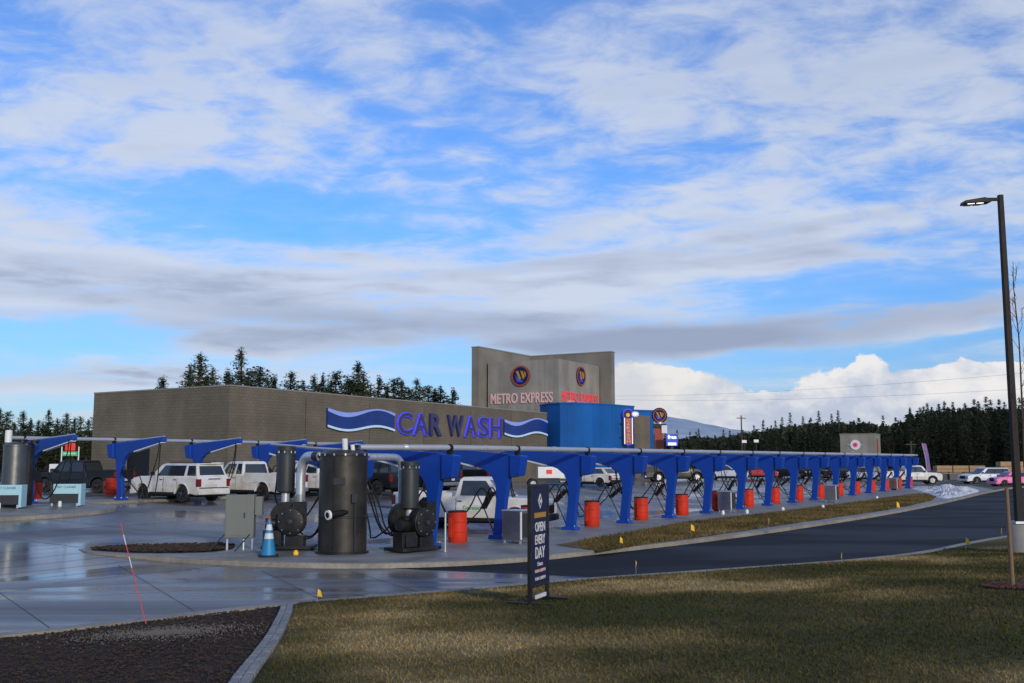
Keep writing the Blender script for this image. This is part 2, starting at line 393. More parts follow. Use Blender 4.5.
# ------------------------------------------------------------------ GROUND
QC = [4 + i * 1.5 for i in range(13)]
big = MB(); big.add([(-1500, -300, -.35), (1500, -300, -.35), (1500, 3200, -.35), (-1500, 3200, -.35)], [(0, 1, 2, 3)])
o = big.build('ground', 'far'); o['kind'] = 'structure'
# far ground, gently filled behind the lot
cutpoly('terrain', [(-160, 40), (-160, 420), (330, 420), (330, 60), (60, 60), (30, 60), (0, 60)], 'far', lambda x, y: G(x, y) - .06, cuts=QC)
# front kerb (base line on the road)
FK_PX = [(76, 549), (84, 552.5), (110, 556), (150, 560), (200, 564), (260, 567), (340, 569), (430, 568), (520, 563), (577, 557), (640, 550), (700, 543), (760, 535), (820, 526), (880, 516.5), (925, 508), (960, 500), (990, 492.5), (1024, 487)]
FK = [gp(a, b, 0) for a, b in FK_PX]; FK = smooth_line(FK + [FK[-1] + Vector((14, 9, 0)), FK[-1] + Vector((60, 34, 0))])
lotpoly = [(-75, 5), (-75, 105), (75, 150), (90, 118), (50, 80), (24, 48), (2.0, 21), (-.9, 17.6), (-11, 5)]
cutpoly('wash_lot', lotpoly, 'lot', lambda x, y: G(x, y) + 0.0, cuts=QC)
# near concrete road apron and asphalt road
KS = smooth_line(KERB, 2)
ap_top = [gp(a, b) for a, b in [(0, 618), (120, 606), (250, 594), (330, 585), (368, 566)]]
divs = [gp(a, b) for a, b in [(368, 567), (430, 570.5), (520, 574), (580, 577), (636, 581.5)]]
road = divs + [p for p in KS if p.x > divs[-1].x + .1] + [Vector((150, 130, 0)), Vector((150, 150, 0))] + [p for p in reversed(FK) if p.x > divs[0].x]
cutpoly('asphalt_road', [(p.x, p.y) for p in road], 'road', lambda x, y: .006)
road2 = [Vector((-30, 9, 0)), Vector((-16, 6.5, 0))] + [p for p in KS if p.x > -14 and p.x < divs[-1].x] + list(reversed(divs)) + [Vector((-6, 22.0, 0)), Vector((-18, 17.5, 0)), Vector((-34, 14.5, 0))]
cutpoly('concrete_apron', [(p.x, p.y) for p in road2], 'apron', lambda x, y: .004)
# tar joints in the slab field
jm = MB()
def jline(a, b, w=.012, z=.0075):
    a = Vector((a[0], a[1], 0)); b = Vector((b[0], b[1], 0)); t = (b - a).normalized(); n = Vector((-t.y, t.x, 0)) * w
    k = 24; vs = []
    for i in range(k + 1):
        p = a.lerp(b, i / k); g = G(p.x, p.y) + z
        vs += [(p.x - n.x, p.y - n.y, g), (p.x + n.x, p.y + n.y, g)]
    jm.add(vs, [(2 * i, 2 * i + 1, 2 * i + 3, 2 * i + 2) for i in range(k)])
base = Vector((-4.5, 29, 0)) - ROWN * 2
for q in range(1, 7):
    s = base - ROWN * (q * 4.5); jline(s - ROWD * 8, s + ROWD * 80)
for k in range(-1, 16):
    s = base + ROWD * (k * 4.49); jline(s - ROWN * 1.0, s - ROWN * 27)
for k in range(5):
    a = gp(10 + k * 75, 560 + 0 * k); jline(a - Vector((4 + k, 9, 0)) * .55, a + Vector((2, 4, 0)))
def jl2(a, b, w=.006, z=.0085):
    t = (b - a).normalized(); n = Vector((-t.y, t.x, 0)) * w
    jm.add([(a.x - n.x, a.y - n.y, z), (a.x + n.x, a.y + n.y, z), (b.x + n.x, b.y + n.y, z), (b.x - n.x, b.y - n.y, z)], [(0, 1, 2, 3)])
for (x0, y0, x1, y1) in [(60, 635.5, -40, 560), (205, 618, 112, 560), (330, 604.5, 262, 571), (430, 596, 352, 572), (-30, 603, 366, 581)]:
    jl2(gp(x0, y0), gp(x1, y1))
jm.build('slab_joints', 'trim')['kind'] = 'structure'

# platform behind the front kerb
far_edge = []
P0 = lambda Y: Vector((-20.5 + .63 * Y, Y, 0))
inner = [gp(76, 549), gp(80, 545.5), gp(100, 542.5), gp(150, 541), gp(232, 540.5), gp(300, 541.0)]
stall = [P0(28.0) - ROWN * 1.1, P0(60) - ROWN * 1.1, P0(89.5) - ROWN * 1.1, P0(90.5) + ROWN * 1.2]
plat_front = [p for p in FK if p.x < 40]
plat = [p + Vector((0, 0, 0)) for p in plat_front] + [P0(97) + ROWN * 3.2] + list(reversed(stall)) + list(reversed(inner[1:]))
cutpoly('platform', [(p.x, p.y) for p in plat], 'pad', lambda x, y: .12)
kerbstrip('kerb_front', FK, .16, .125, lambda x, y: 0.0, side=1)
inn = smooth_line(inner + [P0(27.4) - ROWN * 1.1] + stall[:3] + [P0(90.5) + ROWN * 1.0])
kerbstrip('kerb_stalls', inn, .15, .124, lambda x, y: 0.0, side=-1)
# planting bed inside the tip
bed = smooth_line([gp(a, b, .12) for a, b in [(90, 546), (120, 550), (170, 552.5), (215, 552), (236, 548), (232, 543.5), (180, 542.4), (120, 543)]], 1)
cutpoly('planting_bed', [(p.x, p.y) for p in bed], 'mulch', lambda x, y: .135)
bp2 = [(p.x, p.y) for p in bed]; cb = MB(); k_ = 0
def inp(x, y, P):
    c_ = False; j = len(P) - 1
    for i in range(len(P)):
        if (P[i][1] > y) != (P[j][1] > y) and x < (P[j][0] - P[i][0]) * (y - P[i][1]) / (P[j][1] - P[i][1]) + P[i][0]: c_ = not c_
        j = i
    return c_
while k_ < 1600:
    x, y = rnd.uniform(-13, -7), rnd.uniform(26, 32)
    if not inp(x, y, bp2): continue
    k_ += 1; cb.box((x, y, .15 + rnd.random() * .05), (rnd.uniform(.04, .14), rnd.uniform(.02, .05), .02), Matrix.Rotation(rnd.uniform(0, 6), 3, 'Z') @ Matrix.Rotation(rnd.uniform(-.6, .6), 3, 'X'))
tag(cb.build('bark_mulch', 'chips'), 'brown bark mulch filling the bed at the island tip', 'mulch', kind='stuff')
# grass strip between sidewalk and kerb
gs_up = [gp(a, b, .12) for a, b in [(556, 545), (589, 539.5), (640, 531), (690, 521.5), (740, 516.5), (798, 510), (850, 503), (900, 496), (926, 493.3)]]
gs_lo = [gp(a, b, .12) for a, b in [(940, 498.5), (900, 508.2), (840, 517), (770, 527), (700, 537.5), (640, 545.5), (600, 551.5)]]
cutpoly('grass_strip', [(p.x, p.y) for p in smooth_line(gs_up + gs_lo, 1)], 'strip', lambda x, y: .132)
# ground beyond the row end
endp = [gp(a, b, 0) for a, b in [(935, 497), (1010, 489), (1040, 484), (1040, 476), (955, 480), (925, 487)]]
cutpoly('verge', [(p.x, p.y) for p in endp], 'far', lambda x, y: .1)
fl = [gp(890, 484), gp(960, 487.5), gp(1040, 486), gp(1240, 482), gp(1240, 474), gp(880, 474)]
cutpoly('far_parking', [(p.x, p.y) for p in fl], 'farlot', lambda x, y: .018)
# near kerb, lawn, mulch bed, paver edging
kerbstrip('kerb_near', [p for p in KS], .30, .135, lambda x, y: 0.0, side=-1)
KIN = [p - q * .29 for p, q in zip(KS, normals2(KS))]
def lsurf(x, y): return LZ(x, y)
EA = gp(287, 609, .12); EB = gp(240, 683, 0, LZ); ed = (EB - EA); ed.z = 0; ed.normalize()
edge = [EA, EA + ed * 1.2 + Vector((.05, 0, 0)), EA.lerp(EB, .6) + Vector((.09, 0, 0)), EB, EB + ed * 7]
edge = smooth_line(edge)
lk = [p for p in KIN if p.x > EA.x]
lawn = [Vector((edge[-1].x, edge[-1].y, 0))] + list(reversed(edge))[1:] + lk + [Vector((70, 20, 0)), Vector((40, -12, 0)), Vector((edge[-1].x, -12, 0))]
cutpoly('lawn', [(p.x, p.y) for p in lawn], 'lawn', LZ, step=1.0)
mk = [p for p in KIN if p.x < EA.x]
mul = [p for p in mk] + edge + [Vector((edge[-1].x, -12, 0)), Vector((-30, -12, 0))]
cutpoly('mulch_bed', [(p.x, p.y) for p in mul], 'mulch', lambda x, y: LZ(x, y) - .03 + .025 * noise.noise(Vector((x * 2, y * 2, 3))), step=.5)
pm = MB(); er = resample(edge, .2)
ens = normals2(er)
for i, (p, q) in enumerate(zip(er, ens)):
    if p.y < 3: break
    t = math.atan2(q.y, q.x)
    for r_ in (-.05, .05):
        c = p + q * r_
        pm.box((c.x, c.y, LZ(c.x, c.y) + .012 + rnd.uniform(-.004, .004)), (.094, .19, .09), Matrix.Rotation(t, 3, 'Z'))
tag(pm.build('paver_edging', 'paver', bevel=.01), 'double row of grey stone pavers edging the lawn beside the mulch', 'edging')
# mulch chips and gravel
cm = MB(); gm = MB()
GC = gp(165, 640, .15)
for i in range(14000):
    x = rnd.uniform(-9, -2.2); y = rnd.uniform(7, 17.5)
    if kdist(x, y) < .32: continue
    # left of the edging?
    ee = min(er, key=lambda p: abs(p.y - y)) if y < EA.y else None
    if ee is not None and x > ee.x - .18: continue
    z = LZ(x, y) - .02
    rot = Matrix.Rotation(rnd.uniform(0, 6.3), 3, 'Z') @ Matrix.Rotation(rnd.uniform(-.5, .5), 3, 'X')
    cm.box((x, y, z + .01), (rnd.uniform(.012, .05), rnd.uniform(.008, .018), .01), rot)
for i in range(3200):
    a = rnd.uniform(0, 6.3); r_ = abs(rnd.gauss(0, .42)); x = GC.x + math.cos(a) * r_ * 1.7; y = GC.y + math.sin(a) * r_ * 1.1
    if kdist(x, y) < .32: continue
    s = rnd.uniform(.005, .016); rot = Matrix.Rotation(rnd.uniform(0, 6.3), 3, Vector((rnd.random(), rnd.random(), rnd.random() + .1)).normalized())
    gm.box((x, y, LZ(x, y) + .005), (s * 1.3, s, s * .8), rot, .7)
tag(cm.build('wood_chips', 'chips'), 'dark bark chips covering the planting bed', 'mulch', kind='stuff')
tag(gm.build('gravel', 'stone'), 'patch of grey gravel spilled on the mulch', 'gravel', kind='stuff')
# grass blades
def blades(name, m, n, test, zf, hh=(.03, .07), box=None):
    vs = []; fs = []
    k = 0
    while k < n:
        x = rnd.uniform(box[0], box[1]); y = box[2] + (box[3] - box[2]) * rnd.random() ** 1.35
        if abs(x) > y * .56 + .6: n -= 0; k += .2; continue
        if not test(x, y): k += .2; continue
        k += 1
        z = zf(x, y); h = rnd.uniform(*hh); a = rnd.uniform(0, 6.3); w = .005 + y * .0005; l = rnd.uniform(-.04, .04); l2 = rnd.uniform(-.04, .04)
        o = len(vs); vs += [(x - math.cos(a) * w, y - math.sin(a) * w, z - .01), (x + math.cos(a) * w, y + math.sin(a) * w, z - .01), (x + l, y + l2, z + h)]
        fs.append((o, o + 1, o + 2))
    mb = MB(); mb.v = vs; mb.f = fs
    me = bpy.data.meshes.new(name); me.from_pydata(vs, [], fs); me.materials.append(M[m]); o = bpy.data.objects.new(name, me); C.objects.link(o)
    return o
def inlawn(x, y):
    if kdist(x, y) < .30: return False
    if y < EA.y + .1:
        ee = edge[min(range(len(edge)), key=lambda i: abs(edge[i].y - y))]
        if x < ee.x + .16: return False
    elif x < EA.x + .1: return False
    return True
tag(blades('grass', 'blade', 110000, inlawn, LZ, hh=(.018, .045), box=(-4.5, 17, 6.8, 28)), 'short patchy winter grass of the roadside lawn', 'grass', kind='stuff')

gsp = [(p.x, p.y) for p in smooth_line(gs_up + gs_lo, 1)]
def inpoly(x, y, P):
    c_ = False; j = len(P) - 1
    for i in range(len(P)):
        if (P[i][1] > y) != (P[j][1] > y) and x < (P[j][0] - P[i][0]) * (y - P[i][1]) / (P[j][1] - P[i][1]) + P[i][0]: c_ = not c_
        j = i
    return c_
sv, sf = [], []
while len(sf) < 26000:
    x, y = rnd.uniform(2, 36), 28 + 55 * rnd.random() ** 1.3
    if not inpoly(x, y, gsp): continue
    a = rnd.uniform(0, 6.3); w_ = .02; h_ = rnd.uniform(.05, .11); o_ = len(sv)
    sv += [(x - math.cos(a) * w_, y - math.sin(a) * w_, .12), (x + math.cos(a) * w_, y + math.sin(a) * w_, .12), (x + rnd.uniform(-.05, .05), y, .13 + h_)]; sf.append((o_, o_ + 1, o_ + 2))
me = bpy.data.meshes.new('dry_grass'); me.from_pydata(sv, [], sf); me.materials.append(M['strip']); o = bpy.data.objects.new('dry_grass', me); C.objects.link(o); tag(o, 'dry brownish grass on the strip along the far kerb', 'grass', kind='stuff')
# ------------------------------------------------------------------ VACUUM ARCHES
def make_arch(vr=0):
    jr = random.Random(50 + vr); J = lambda a: jr.uniform(-a, a)
    r = empty('vacuum_arch', (0, 0, 0))
    prof = [(-.17, .1), (-.30, 1.2), (-.52, 2.40), (-.51, 2.57), (-.42, 2.64), (1.2, 2.76), (2.9, 2.89), (2.92, 2.69), (1.9, 2.49), (.95, 2.29), (.5, 2.14), (.22, 1.94), (.07, 1.65), (.05, 1.2), (.17, .1)]
    MB().prism(prof, -.10, .10).build('frame', 'blue', r, bevel=.02)
    MB().box((0, 0, .06), (.56, .42, .12), None, .92).build('foot', 'blue', r, bevel=.015)
    for x in (-.23, .23):
        for y in (-.16, .16): MB().lathe([(.025, .12), (.025, .155), (.015, .16)], 6, (x, y, 0)).build('bolt', 'galv', r)
    MB().add([(-.88, -.17, 1.96), (-.5, -.17, 1.9), (-.5, .17, 1.9), (-.88, .17, 1.96), (-.98, -.2, 2.58), (-.53, -.2, 2.62), (-.53, .2, 2.62), (-.98, .2, 2.58)], [(3, 2, 1, 0), (4, 5, 6, 7), (0, 1, 5, 4), (1, 2, 6, 5), (2, 3, 7, 6), (3, 0, 4, 7)]).build('hose_housing', 'blue', r, bevel=.03)
    s = MB(); s.add([(.9, -.115, 2.265), (2.8, -.115, 2.66), (2.8, -.115, 2.62), (.9, -.115, 2.215), (.9, .115, 2.265), (2.8, .115, 2.66), (2.8, .115, 2.62), (.9, .115, 2.215)], [(0, 1, 2, 3), (7, 6, 5, 4), (0, 4, 5, 1), (3, 2, 6, 7), (1, 5, 6, 2), (0, 3, 7, 4)])
    s.build('light_strip', 'ledstrip', r)
    k = MB(); k.box((-.68, 0, 2.68), (.12, .14, .14)); k.lathe([(.095, -.05), (.105, -.04), (.105, .04), (.095, .05)], 14, (-.68, 0, 2.80), Matrix.Rotation(R(90), 3, 'X'))
    k.build('pipe_clamp', 'black', r)
    # small tube running along the arm
    MB().tube([(-.68, 0, 2.78), (-.3, .05, 2.72), (1.2, .05, 2.80), (2.8, .05, 2.92)], .03, 8).build('vacuum_tube', 'pipe', r, smooth=True)
    # hoses : down from the tip, loop, back up over the hook to the nozzle on the post
    for s_, off in ((-1, 0), (1, .25)):
        h = MB(); y = s_ * .14
        pts = [(2.7 - off, y, 2.7), (2.65 - off, y, 2.1), (2.45 - off + J(.15), y * 1.5 + J(.15), 1.2), (2.1 - off + J(.2), y * 2 + J(.2), .5 + J(.15)), (1.6 + J(.2), y * 2.2 + J(.2), .27 + J(.15)), (1.2 + J(.1), y * 2.4, .55 + J(.2)), (.85, y * 2.4, 1.0 + J(.12)), (.62, y * 2.2, 1.45), (.45, y * 2.0, 1.6), (.3, y * 1.9, 1.45), (.2, y * 1.6, 1.1)]
        p2 = smooth_line3(pts, 1); h.tube(p2, .024, 6); h.build('hose', 'black', r, smooth=True)
    rt = Matrix.Rotation(R(-42 + J(14)), 3, 'Y')
    n = MB(); n.box((.36 + J(.04), J(.06), 1.18), (.09, .26, .6), rt); n.build('nozzle_rack', 'black', r, bevel=.01)
    st = MB(); st.tube([(.95, 0, 1.55), (.55, 0, .9), (.17, 0, .16)], .022, 6); st.build('brace', 'dgrey', r)
    return r
def smooth_line3(pts, it):
    pts = [Vector(p) for p in pts]
    for _ in range(it):
        o = [pts[0]]
        for a, b in zip(pts, pts[1:]): o += [a.lerp(b, .25), a.lerp(b, .75)]
        o.append(pts[-1]); pts = o
    return pts
TPX, TPY = gp(341, 555, .12).x + .3, gp(341, 555, .12).y + 1.0
protos = [make_arch(k) for k in range(4)]; proto = protos[0]
FX = [431, 499, 570, 623, 667, 704, 737, 764.5, 789, 811, 831, 848.5, 865, 879, 891.5, 904]
DN = [20.5 / (.63 + .512 - x / 1000) for x in FX]
FRONT = [XY(343, 28.0, 1)] + [P0(d) for d in DN]
ang_f = math.atan2(.533, -.846); ang_b = math.atan2(-.533, .846)
for i, p in enumerate(FRONT):
    o = protos[i] if i < 4 else copy_tree(protos[(i * 3 + i // 4) % 4])
    o.location = (p.x, p.y, .12); o.rotation_euler.z = ang_f
    if i == 0: lb = 'blue vacuum arch whose leg hides behind the big round tank'
    elif i == len(FRONT) - 1: lb = 'last blue vacuum arch of the roadside row, beside the snow pile'
    else: lb = f'blue vacuum arch, {ORD[i-1]} leg right of the big round tank'
    tag(o, lb, 'vacuum arch', 'blue vacuum arches along the road')
BB = gp(121, 500, .12)
BACK = [BB + ROWD * 4.49 * k for k in (-1, 0, 1, 2, 3)]
for i, p in enumerate(BACK):
    o = copy_tree(protos[i % 4]); o.location = (p.x, p.y, G(p.x, p.y) + .1); o.rotation_euler.z = ang_b
    lb = ['blue vacuum arch at the far left in front of the black pickup', 'blue vacuum arch over the nose of the muddy white SUV', 'blue vacuum arch rising behind the roof of the muddy white SUV', 'blue vacuum arch above the white pickup with its door open', 'blue vacuum arch of the rear row hidden behind the big round tank'][i]
    tag(o, lb, 'vacuum arch', 'blue vacuum arches in the row before the building')
def rowpipe(pts, label, ends):
    r = MB(); r.tube(pts, .08, 14)
    o = r.build('suction_pipe', 'pipe', None, smooth=True); tag(o, label, 'pipe')
    return o
off = ROWN * .68
pts = [Vector((TPX, TPY, 0))] + [p + off for p in FRONT] + [FRONT[-1] + ROWD * .8 + off]
pts = [Vector((p.x, p.y, 2.92)) for p in pts[:1] + pts[2:]]
o = rowpipe(pts, 'long pale steel suction pipe running over the roadside row of arches', None)
for a, b in zip(pts, pts[1:]):
    m_ = a.lerp(b, .5); t = (b - a).normalized(); MB().tube([m_ - t * .05, m_ + t * .05], .09, 12).build('coupling', 'galv', o)
pts = [BACK[0] - ROWD * .7 - off] + [p - off for p in BACK] + [BACK[-1] + ROWD * 2 - off]
pts = [Vector((p.x, p.y, G(p.x, p.y) + 2.9)) for p in pts]
o = rowpipe(pts, 'pale steel suction pipe running over the rear row of arches before the building', None)
MB().lathe([(.14, 0), (.14, .5), (.1, .52)], 14, (pts[0].x, pts[0].y, pts[0].z - .2)).build('end_cap', 'whiteplastic', o)
# rear row platform (island) + island at far left
def island(name, line, label=None):
    cutpoly(name, [(p.x, p.y) for p in line], 'pad', lambda x, y: G(x, y) + .12, cuts=QC)
    kerbstrip(name.replace('island', 'kerb'), line, .15, .123, lambda x, y: G(x, y), side=-1, closed=True)
a = BACK[0] + ROWN * .75 + ROWD * 2.5; 
isl = [BACK[0] + ROWN * .7 - ROWD * 1.5, BACK[0] + ROWN * .7 + ROWD * 20, BACK[0] - ROWN * 1.3 + ROWD * 20, BACK[0] - ROWN * 1.3 - ROWD * 1.5]
isl = list(reversed(resample(isl + [isl[0]], 2.0)[:-1]))
island('island_rear', isl)
il = [gp(a, b) for a, b in [(-160, 527), (-60, 525), (0, 520.5), (50, 518), (95, 514.5), (113, 511), (112, 508), (90, 505.5), (40, 504), (-160, 500)]]
island('island_left', list(reversed(smooth_line(il, 2))) if False else smooth_line(il, 2))

# ------------------------------------------------------------------ orange drums
def make_drum():
    r = empty('trash_barrel', (0, 0, 0))
    MB().lathe([(.27, 0), (.285, .02), (.285, .3), (.3, .315), (.3, .335), (.285, .35), (.285, .6), (.3, .615), (.3, .635), (.285, .65), (.285, .9), (.27, .905), (.27, .9), (.255, .5)], 24).build('drum', 'orange', r, smooth=True)
    MB().lathe([(.295, .895), (.3, .91), (.295, .93), (.24, .94), (.235, .9)], 24).build('rim', 'black', r, smooth=True)
    MB().box((-.3, 0, .62), (.16, .05, .05)).box((-.3, 0, .3), (.16, .05, .05)).box((-.38, 0, .46), (.05, .08, .55)).build('bracket', 'orange', r)
    return r
drum = make_drum()
allp = [(FRONT[i] + (FRONT[i + 1] - FRONT[i]) * .5 - ROWN * .3) for i in range(1, len(FRONT) - 1)] + [FRONT[-1] + ROWD * 2.2 - ROWN * .3]
for i, p in enumerate(allp):
    o = drum if i == 0 else copy_tree(drum)
    o.location = (p.x, p.y, .12); o.rotation_euler = (rnd.uniform(-.015, .015), rnd.uniform(-.015, .015), math.atan2(.846, .533) + rnd.uniform(-.15, .15))
    tag(o, f'orange trash barrel, {ORD[i]} right of the big round tank' if i < len(allp) - 1 else 'last orange trash barrel of the roadside row, in front of the white pickup door', 'trash barrel', 'orange barrels between the roadside arches')
for px, py, lb in [(35, 499, 'orange trash barrel beside the stainless tank at the far left'), (111, 495, 'orange trash barrel beside the arch over the muddy white SUV')]:
    p = gp(px, py, .1); o = copy_tree(drum); o.location = p; o.rotation_euler = (0, 0, .6)
    tag(o, lb, 'trash barrel', 'orange barrels at the rear row')

# ------------------------------------------------------------------ stainless cabinets
def make_cab():
    r = empty('vending_cabinet', (0, 0, 0))
    MB().box((0, 0, .53), (.66, .62, .84)).build('body', 'stain', r, bevel=.015)
    MB().box((.339, 0, .53), (.02, .52, .7)).build('door', 'dgrey', r, bevel=.01)
    MB().box((0, 0, .965), (.7, .66, .03)).build('lid', 'galv', r, bevel=.008)
    for x in (-.27, .27):
        for y in (-.25, .25): MB().box((x, y, .055), (.05, .05, .11)).build('leg', 'galv', r)
    MB().box((.325, -.3, .53), (.035, .05, .8)).build('corner_trim', 'whiteplastic', r)
    return r
cab = make_cab(); az = math.atan2(ROWN.y, ROWN.x)
for i, (px, py, lb) in enumerate([(517, 546, 'stainless steel cabinet just left of the standing banner sign'), (727, 515, 'stainless steel cabinet in front of the seventh arch of the roadside row'), (832, 505, 'stainless steel cabinet about two thirds along the roadside row'), (894, 493, 'stainless steel cabinet near the far end of the roadside row')]):
    o = cab if i == 0 else copy_tree(cab); p = gp(px, py - 3, .12); o.location = (p.x, p.y, .12); o.rotation_euler.z = az
    tag(o, lb, 'cabinet', 'stainless cabinets along the roadside row')
def make_box2():
    r = empty('mat_washer', (0, 0, 0))
    MB().box((0, 0, .5), (1.15, .55, .72)).build('body', 'dgrey', r, bevel=.015)
    MB().box((.06, -.285, .71), (1.0, .03, .4)).build('sign_panel', 'paleblue', r, bevel=.006)
    MB().box((.61, 0, .47), (.1, .6, .88)).build('side_panel', 'paleblue', r, bevel=.01)
    text('MAT CLEANER', r, (-.3, -.302, .74), (1, 0, 0), (0, 0, 1), .75, .09, 'navy', depth=.002)
    MB().lathe([(.05, .62), (.05, .63)], 12, (0, 0, 0)).build('knob', 'whiteplastic', r)
    for x in (-.5, .5): MB().box((x, 0, .07), (.08, .4, .14)).build('leg', 'galv', r)
    MB().lathe([(.07, 0), (.07, .2), (.05, .22)], 12, (-.1, -.45, 0)).build('drain_pipe', 'whiteplastic', r)
    return r
b2 = make_box2()
for i, (px, py, lb) in enumerate([(66, 506, 'steel mat washer with pale blue sign panel on the left island'), (6, 508, 'steel mat washer cut by the left edge of the picture')]):
    o = b2 if i == 0 else copy_tree(b2); p = gp(px, py, .12); o.location = p; o.rotation_euler.z = R(6)
    tag(o, lb, 'mat washer', 'mat washers on the left island')

# ------------------------------------------------------------------ VACUUM MACHINERY
def cyl(mb, c0, c1, r, n=20): mb.tube([c0, c1], r, n); return mb
def make_tank(h=2.75, r_=.64, m='tank'):
    r = empty('separator_tank', (0, 0, 0))
    MB().lathe([(r_ * .96, 0), (r_, .03), (r_, h * .34), (r_ + .012, h * .345), (r_ + .012, h * .355), (r_, h * .36), (r_, h * .93), (r_ + .02, h * .935), (r_ + .02, h * .955), (r_ * .97, h * .96), (r_ * .8, h * .985), (.1, h)], 40).build('shell', m, r, smooth=True)
    MB().lathe([(.16, h - .03), (.16, h + .06), (.2, h + .07), (.2, h + .1), (.02, h + .13)], 18, (.2, .1, 0)).build('hatch', 'blackpaint', r, smooth=True)
    return r
TP = gp(338, 555, .12); TP = Vector((TP.x, TP.y + .64, .12))
tank = make_tank(); tank.location = TP
tag(tank, 'big dark steel separator tank standing on the concrete island behind the kerb', 'tank')
hT = 2.75
pa_, pb_ = Vector((.22, -.5, 1.1)), Vector((-.22, -.93, 1.04)); d = (pb_ - pa_).normalized()
MB().tube([pa_, pb_], .085, 20).build('outlet_pipe', 'black', tank, smooth=True)
MB().tube([pb_ - d * .03, pb_ + d * .03], .125, 20).build('pipe_ring', 'whiteplastic', tank)
MB().tube([pb_ + d * .02, pb_ + d * .036], .075, 20).build('dark_bore_disc', 'black', tank)  # solid black disc stands for the shade inside the open pipe end
MB().tube([(.08, -.25, 2.6), (.06, -.3, 3.02)], .075, 14).tube([(.3, -.3, 2.62), (.27, -.32, 2.86)], .055, 12).build('vent_pipe', 'whiteplastic', tank, smooth=True)
MB().box((0, -.66, 1.9), (.3, .02, .18)).build('plate', 'dgrey', tank)
MB().box((-.16, -.64, 1.32), (.014, .02, 2.4)).build('weld_seam', 'blackpaint', tank)
MB().lathe([(.655, .0), (.70, .0), (.70, .05), (.655, .06)], 40).build('base_flange', 'blackpaint', tank)
for k in range(14):
    a = k * math.pi / 7; MB().box((math.cos(a) * .665, math.sin(a) * .665, hT * .945), (.035, .035, .06), Matrix.Rotation(a, 3, 'Z')).build('lid_clamp', 'galv', tank)
MB().box((.38, -.56, 1.45), (.16, .1, .22), Matrix.Rotation(.6, 3, 'Z')).build('gauge_box', 'dgrey', tank, bevel=.01)
MB().tube([(.4, -.55, 1.34), (.42, -.55, .06)], .018, 6).build('conduit', 'dgrey', tank)
def make_blower(label, loc, rz, sx=-.3, sy=.5, dz=0):
    r = empty('vacuum_blower', loc, rz, label, 'blower', 'vacuum blowers beside the tank')
    RX = Matrix.Rotation(R(90), 3, 'X')
    b = MB(); b.lathe([(.1, -.16), (.37, -.16), (.39, -.14), (.39, .14), (.37, .16), (.1, .165)], 40, (0, 0, .78), RX); b.prism([(.05, 1.0), (.05, 1.32), (.38, 1.32), (.385, .8)], -.14, .14)
    b.build('fan_housing', 'blackpaint', r, smooth=True)
    fpl = MB().lathe([(.35, .168), (.35, .185), (.34, .19), (.07, .192)], 40, (0, 0, .78), RX).build('face_plate', 'blackpaint', r, smooth=True)
    MB().lathe([(.075, .19), (.07, .26), (.03, .27)], 20, (0, 0, .78), RX).build('hub', 'dgrey', fpl, smooth=True)
    for k in range(8): MB().lathe([(.014, .19), (.012, .205)], 6, (math.cos(k * .785) * .31, 0, .78 + math.sin(k * .785) * .31), RX).build('bolt', 'galv', fpl)
    b2_ = MB(); b2_.lathe([(.1, -.12), (.43, -.13), (.45, -.1), (.45, .1), (.43, .13), (.1, .13)], 32, (-.26, .5, .85), RX).build('impeller_case', 'blackpaint', r, smooth=True)
    m_ = MB(); m_.tube([(-.75, .1, .72), (-.3, .2, .72)], .15, 18)
    for k in range(12):
        a = k * math.pi / 6; m_.box((-.52, .15 + math.cos(a) * .155, .72 + math.sin(a) * .155), (.3, .02, .02), Matrix.Rotation(a, 3, 'X'))
    m_.box((-.52, .1, .9), (.16, .16, .1)); m_.build('motor', 'blackpaint', r)
    s = MB(); s.box((-.1, .25, .08), (1.4, .8, .1)); s.box((-.52, .12, .33), (.5, .4, .42)); s.box((.1, .1, .25), (.5, .4, .3)); s.box((-.5, -.14, .3), (.4, .03, .3))
    s.build('base', 'blackpaint', r, bevel=.02)
    c = MB(); c.lathe([(.2, 1.55), (.25, 1.58), (.25, 2.6), (.235, 2.63)], 24, (sx, sy, dz)); c.build('silencer', 'dgrey', r, smooth=True)
    c = MB(); c.lathe([(.23, 2.63), (.23, 2.7), (.26, 2.71), (.26, 2.82), (.24, 2.84)], 24, (sx, sy, dz)); 
    c.build('silencer_cap', 'dgrey', r, smooth=True)
    c = MB()
    for k in range(8):
        a = k * math.pi / 4; c.box((sx + math.cos(a) * .24, sy + math.sin(a) * .24, 2.69 + dz), (.03, .03, .09))
    c.build('clip', 'galv', r)
    MB().tube([(sx, sy, .95), (sx, sy, 1.57 + dz)], .11, 18).build('coupling', 'galv', r, smooth=True)
    return r
B1 = gp(288, 552, .12); B1 = Vector((B1.x - .03, B1.y + .5, .12))
bl1 = make_blower('black vacuum blower with tall silencer left of the big tank, behind the traffic cone', B1, 0)
B2 = gp(411, 554, .12); B2 = Vector((B2.x + .22, B2.y + .75, .12))
bl2 = make_blower('black vacuum blower with tall silencer right of the big tank, beside the first arch leg', B2, R(48), -.15, .35, -.42)
